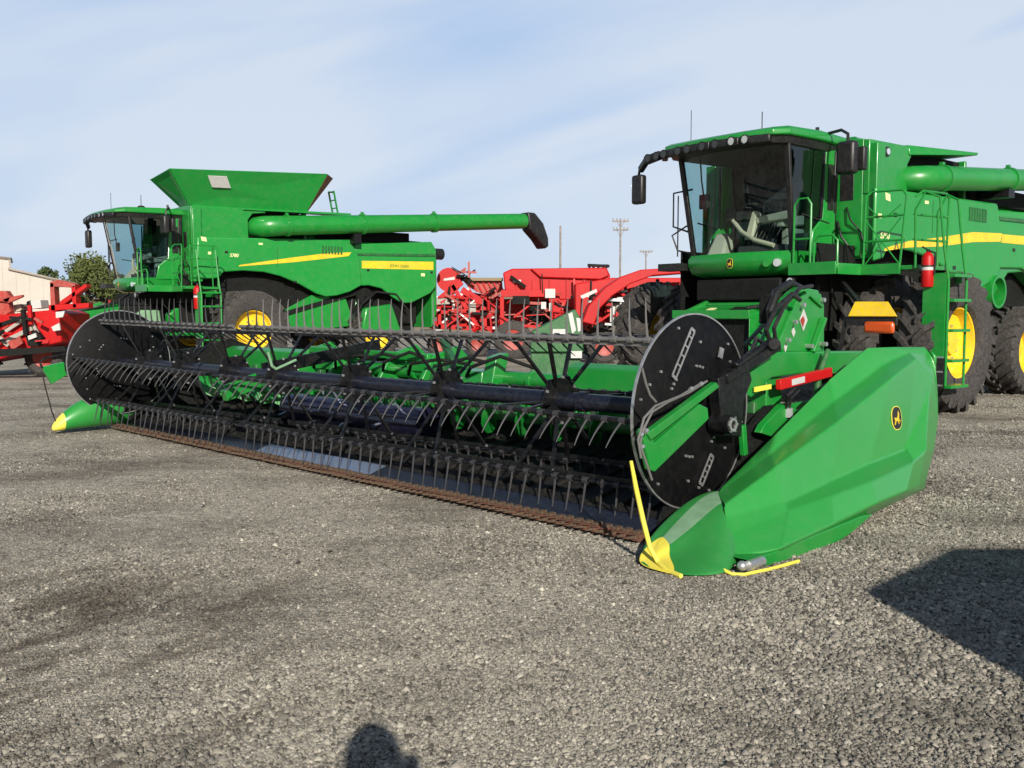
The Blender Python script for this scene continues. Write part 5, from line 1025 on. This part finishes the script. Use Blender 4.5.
# drum harvester on the left of it
D = 32
m = empty('root_crop_harvester', (wx(468, D), D, 0), 0, 'red harvester with a round drum cover and slatted belt, just right of the left combine', 'red machine', 'red root crop machines in the row behind')
b = MB(); tb(b, ((437, 300), (470, 292), (503, 298), (503, 328), (437, 328)), D + 1.0, D + 2.0, m); b.build('harvester_body', M['red'], m, bevel=.03)
x, z = loc(449, 280, D, m); b = MB(); b.tube([(x, 0, z), (x, 1.0, z)], .40, 24); b.build('drum_cover', M['red'], m, sharp=50)
b = MB(); tb(b, ((444, 279), (455, 277), (455, 280), (444, 281)), D - .02, D - .002, m); b.build('white_sticker', M['white'], m, smooth=False)
b = MB(); tb(b, ((463, 281), (502, 280), (503, 292), (492, 300), (470, 288)), D + .4, D + .5, m); sb_ = b.build('slatted_belt', M['redp'], m)
b = MB(); tb(b, ((461, 278), (503, 278), (503, 281), (461, 281)), D + .2, D + .6, m); b.build('belt_top_rail', M['hill'], m)
b = MB()
for k in range(7): P, Q = loc(466 + 5.5 * k, 282, D, m), loc(471 + 5.5 * k, 292, D, m); b.bar((P[0], .36, P[1]), (Q[0], .36, Q[1]), .05, .05)
b.build('belt_slats', M['red'], sb_)
for (p, q, w_) in (((440, 300), (462, 282), .22), ((462, 290), (500, 312), .22), ((432, 312), (505, 312), .14), ((430, 326), (520, 330), .16), ((452, 284), (480, 330), .14), ((485, 296), (485, 330), .14), ((440, 298), (440, 330), .12)):
    P, Q = loc(*p, D, m), loc(*q, D, m); b = MB(); b.bar((P[0], -.1, P[1]), (Q[0], -.1, Q[1]), .12, w_); b.build('frame_beam', M['red'], m, bevel=.01)
clutter(m, 430, 503, 292, 330, D - .2, 80, ['red', 'red', 'dark', 'redp', 'steel'], 3)
clutter(m, 458, 472, 270, 282, D, 10, ['dark', 'redp', 'dark'], 4)
b = MB(); tb(b, ((430, 300), (448, 298), (450, 304), (430, 305)), D - .3, D - .2, m); tb(b, ((470, 303), (476, 303), (476, 313), (470, 313)), D - .3, D - .25, m); b.build('pale_cover', M['pale'], m)
small_wheel(m, 478, 322, .42, D + .3); small_wheel(m, 440, 322, .42, D + .3)
# elevator machine
D = 27
m = empty('root_crop_harvester', (wx(640, D), D, 0), 0, 'red harvester with an arched loading elevator, just left of the right combine', 'red machine', 'red root crop machines in the row behind')
b = MB(); tb(b, ((582, 322), (588, 306), (604, 288), (620, 277), (640, 270), (690, 267), (690, 273), (652, 276), (630, 284), (612, 296), (600, 308), (594, 325)), D, D + .9, m); b.build('elevator', M['red'], m, bevel=.03)
b = MB(); tb(b, ((592, 312), (615, 292), (650, 283), (690, 282), (690, 322), (598, 322)), D + 1.2, D + 2.0, m); b.build('machine_body', M['red'], m, bevel=.03)
b = MB(); tb(b, ((575, 284), (612, 278), (690, 278), (690, 326), (575, 326)), D + 2.1, D + 2.9, m); b.build('rear_body', M['red'], m, bevel=.03)
b = MB(); tb(b, ((580, 296), (596, 289), (597, 292), (582, 299)), D - .05, D - .01, m); b.build('white_sticker', M['white'], m, smooth=False)
b = MB(); tb(b, ((610, 304), (618, 304), (618, 322), (610, 322)), D + .6, D + .9, m); x, z = loc(622, 297, D, m); b.tube([(x, .6, loc(622, 318, D, m)[1]), (x, .6, z)], .14, 14); b.build('white_tank', M['white'], m, sharp=50)
b = MB(); tb(b, ((680, 264), (690, 263), (690, 270), (680, 271)), D - .1, D + .3, m); b.build('amber_lamp', M['orange'], m)
clutter(m, 590, 660, 290, 326, D + .7, 70, ['red', 'dark', 'steel', 'red'], 8); small_wheel(m, 604, 320, .5, D + 1)
# red trailer seen past the right combine's rear wheel
D = 29
m = empty('red_trailer', (wx(1015, D), D, 0), 0, 'low red trailer behind the rear wheel of the right combine', 'red machine', 'red root crop machines in the row behind')
b = MB(); tb(b, ((990, 292), (1010, 289), (1090, 286), (1090, 302), (990, 301)), D, D + 2, m); b.build('trailer_body', M['red'], m, bevel=.03)
b = MB(); tb(b, ((1008, 288), (1060, 287), (1060, 290), (1012, 292)), D - .1, D - .01, m); b.build('grey_flap', M['greyp'], m)
small_wheel(m, 1030, 320, .5, D)
b = MB(); tb(b, ((985, 301), (1095, 301), (1095, 306), (985, 306)), D + .3, D + .5, m); b.build('axle_beam', M['dark'], m)
# green crop divider lying behind the header
D = 19
m = empty('crop_divider_cover', (wx(556, D), D, 0), 0, 'dark green wedge-shaped cover with white stickers, behind the reel below the red bunker', 'machine cover')
b = MB(); tb(b, ((530, 352), (532, 331), (575, 309), (580, 318), (584, 352)), D, D + .5, m); b.prism([(-.5, 0), (.5, 0), (.5, .8), (-.5, .8)], 1, .1, .4); b.build('wedge_cover', M['dgreen'], m, bevel=.02)
for q in (((553, 329), (566, 329), (568, 335), (552, 335)), ((568, 314), (572, 312), (576, 330), (572, 334)), ((571, 351), (582, 351), (582, 358), (571, 358)), ((576, 318), (580, 318), (582, 330), (578, 332))):
    b = MB(); tb(b, q, D - .02, D - .004, m); b.build('white_sticker', M['white'], m, smooth=False)
# left red machine with gantry
D = 21.5
m = empty('root_crop_harvester', (wx(28, D), D, 0), 0, 'bright red harvester with an open gantry, nearest the left edge', 'red machine', 'red root crop machines in the row behind')
b = MB(); tb(b, ((-40, 322), (0, 315), (30, 312), (52, 310), (60, 314), (62, 342), (40, 347), (18, 353), (0, 359), (-40, 366)), D, D + 1.6, m); b.build('side_body', M['red'], m, bevel=.03)
b = MB()
for (p, q, w_) in (((5, 334), (33, 316), .07), ((33, 316), (43, 337), .06), ((10, 340), (36, 328), .09), ((2, 337), (12, 345), .1)):
    P, Q = loc(*p, D, m), loc(*q, D, m); b.bar((P[0], -.12, P[1]), (Q[0], -.12, Q[1]), .05, w_)
b.build('pale_linkage', M['pale'], m)
b = MB(); tb(b, ((26, 336), (36, 330), (42, 338), (38, 346), (28, 346)), D - .2, D - .02, m); tb(b, ((0, 323), (24, 315), (26, 318), (0, 327)), D - .05, D - .005, m); b.build('dark_gearbox', M['dark'], m)
for q, nm, mt in ((((28, 336), (36, 333), (37, 337), (29, 340)), 'white_sticker', 'white'), (((57, 312), (66, 311), (64, 317), (57, 318)), 'white_sticker', 'white'), (((52, 327), (60, 323), (61, 330), (54, 331)), 'white_sticker', 'white'), (((8, 342), (20, 336), (23, 343), (12, 350)), 'pale_drum', 'redp')):
    b = MB(); tb(b, q, D - .26, D - .22, m); b.build(nm, M[mt], m, smooth=False)
for q in (((52, 283), (56, 283), (57, 313), (52, 313)), ((73, 287), (77, 285), (78, 308), (74, 308)), ((52, 282), (60, 280), (77, 284), (77, 288), (58, 287), (52, 288)), ((60, 305), (62, 301), (87, 284), (89, 287), (66, 304)), ((50, 305), (90, 303), (90, 308), (50, 311))):
    b = MB(); tb(b, q, D + .2, D + .45, m); b.build('gantry_beam', M['redp'] if q[0][1] < 285 and q[0][0] == 52 else M['red'], m, bevel=.01)
b = MB(); tb(b, ((-10, 291), (8, 291), (12, 297), (10, 302), (-10, 300)), D + .8, D + 1.0, m); tb(b, ((4, 300), (12, 297), (24, 295), (24, 297), (10, 303)), D + .8, D + .9, m); tb(b, ((0, 300), (10, 300), (12, 314), (0, 316)), D + .9, D + 1.1, m); b.build('upper_hood', M['redp'], m)
for q, mt in ((((28, 302), (32, 300), (32, 308), (28, 309)), 'bplas'), (((32, 300), (42, 300), (43, 308), (33, 309)), 'white'), (((15, 305), (22, 304), (23, 311), (16, 312)), 'tan')):
    b = MB(); tb(b, q, D + 1.2, D + 1.6, m); b.build('storage_box', M[mt], m, bevel=.01)
clutter(m, -5, 52, 314, 345, D - .12, 26, ['red', 'redp', 'dark', 'dark'], 9)
b = MB(); tb(b, ((-60, 352), (64, 346), (66, 351), (-60, 362)), D - 1.0, D - .8, m); b.build('drawbar', M['dark'], m)
small_wheel(m, 46, 340, .45, D + .9); small_wheel(m, -20, 340, .45, D + .9)
# red frame farther off
D = 38
m = empty('field_cultivator', (wx(100, D), D, 0), 0, 'faded red cultivator frame under the left cab, behind the far reel disc', 'red machine', 'red root crop machines in the row behind')
b = MB(); tb(b, ((76, 305), (128, 305), (132, 309), (76, 309)), D, D + .3, m); tb(b, ((108, 306), (132, 306), (132, 318), (118, 320)), D + .3, D + .6, m); tb(b, ((84, 309), (88, 309), (88, 350), (84, 350)), D, D + .2, m); tb(b, ((124, 309), (128, 309), (128, 350), (124, 350)), D, D + .2, m); b.build('frame', M['redp'], m)
clutter(m, 80, 132, 306, 325, D, 30, ['redp', 'greyp', 'red'], 10)

# ------------------------------------------------------------------ van parked outside the picture on the right (its shadow falls into view)
v = empty('parked_van', (2.50, .66, 0), radians(45), 'white van parked outside the right edge, only its shadow in view', 'van')
b = MB(); side = [(0, .42), (0, 1.86), (.05, 1.92), (1.28, 1.92), (2.1, 1.66), (2.9, 1.18), (3.9, 1.05), (4.05, .8), (4.05, .42)]
b.prism(side, 1, -1.8, 0); b.build('body', M['vanw'], v, bevel=.04)
for y0, y1 in ((.0, .012), (-1.812, -1.8)):
    b = MB(); b.prism([(.25, 1.2), (.25, 1.75), (1.25, 1.75), (2.0, 1.52), (2.5, 1.2)], 1, y0, y1); b.build('side_window', M['dglass'], v, smooth=False)
for x_ in (.75, 3.2):
    for y_ in (-.14, -1.66):
        b = MB(); b.lathe([(.2, -.11), (.33, -.11), (.35, -.06), (.35, .06), (.33, .11), (.2, .11)], (x_, y_, .35), 1, 28, closed=True); w_ = b.build('wheel', M['rubber'], v); b = MB(); b.lathe([(.001, -.06), (.2, -.09), (.21, .09), (.001, .06)], (x_, y_, .35), 1, 24); b.build('rim', M['steel'], w_)
for y_ in (-.3, -1.5): b = MB(); b.box(-.02, .01, y_ - .08, y_ + .08, .9, 1.15); b.build('tail_lamp', M['red'], v)

# ------------------------------------------------------------------ the photographer (only the shadow is in view)
def skinned(name, joints, edges, m, parent, sub=2):
    me = bpy.data.meshes.new(name); me.from_pydata([j[0] for j in joints], edges, []); o = bpy.data.objects.new(name, me); COL.objects.link(o); o.parent = parent
    sk = o.modifiers.new('skin', 'SKIN'); sk.use_smooth_shade = True
    me.update()
    if not me.skin_vertices:
        import bmesh
        bm = bmesh.new(); bm.from_mesh(me); bm.verts.layers.skin.verify(); bm.to_mesh(me); bm.free()
    for i, j in enumerate(joints): me.skin_vertices[0].data[i].radius = (j[1], j[2] if len(j) > 2 else j[1]); me.skin_vertices[0].data[i].use_root = (i == 0)
    su = o.modifiers.new('sub', 'SUBSURF'); su.levels = sub; su.render_levels = sub; me.materials.append(m); return o
ph = empty('person', (.12, -.52, 0), 0, 'person standing behind the camera holding up a phone, seen only as a shadow', 'person')
J = [((0, 0, .92), .15, .12), ((0, 0, 1.12), .14, .11), ((0, .0, 1.32), .17, .12), ((0, .02, 1.42), .08, .08), ((0, .04, 1.48), .055, .055), ((0, .06, 1.56), .075, .09), ((0, .06, 1.64), .078, .092), ((0, .06, 1.70), .05, .06),
     ((.19, 0, 1.37), .055), ((.26, .14, 1.16), .045), ((.09, .36, 1.36), .032), ((-.19, 0, 1.37), .055), ((-.26, .14, 1.16), .045), ((-.09, .36, 1.36), .032),
     ((.10, 0, .86), .095), ((.11, .02, .48), .06), ((.12, 0, .09), .042), ((.13, .14, .04), .038), ((-.10, 0, .86), .095), ((-.11, .02, .48), .06), ((-.12, 0, .09), .042), ((-.13, .14, .04), .038)]
E_ = [(0, 1), (1, 2), (2, 3), (3, 4), (4, 5), (5, 6), (6, 7), (3, 8), (8, 9), (9, 10), (3, 11), (11, 12), (12, 13), (0, 14), (14, 15), (15, 16), (16, 17), (0, 18), (18, 19), (19, 20), (20, 21)]
ph.scale = (1, 1, .95)
bo = skinned('body', J, E_, M['jacket'], ph)
for s in (1, -1):
    hj = [((s * .09, .36, 1.36), .030, .022), ((s * .085, .41, 1.40), .038, .018), ((s * .08, .44, 1.43), .036, .016)]; he = [(0, 1), (1, 2)]
    skinned('hand', hj, he, M['skin'], ph, 1)
    for k in range(4):
        z0 = 1.405 + .018 * k; l_ = (.055, .065, .062, .05)[k]; fj = [((s * .085, .435, z0), .009), ((s * (.085 - l_ * .3), .462, z0 + .005), .0085), ((s * (.085 - l_ * .75), .468, z0 + .006), .0075), ((s * (.085 - l_), .462, z0 + .006), .006)]
        skinned('finger', fj, [(0, 1), (1, 2), (2, 3)], M['skin'], ph, 1)
    skinned('thumb', [((s * .085, .40, 1.40), .012), ((s * .07, .415, 1.435), .010), ((s * .05, .425, 1.445), .008)], [(0, 1), (1, 2)], M['skin'], ph, 1)
b = MB(); b.ball((0, .055, 1.655), .105, 16, (.92, 1.05, 1.12)); b.build('hat', M['hair'], ph)
p_ = empty('phone', (.12, -.075, 1.36), 0, 'dark phone held up by the photographer behind the lens', 'phone')
b = MB(); b.box(-.078, .078, -.004, .004, -.036, .036); b.build('phone_body', M['bplas'], p_, bevel=.003); b = MB(); b.box(-.072, .072, -.0052, -.0042, -.032, .032); b.build('screen', M['dglass'], p_)
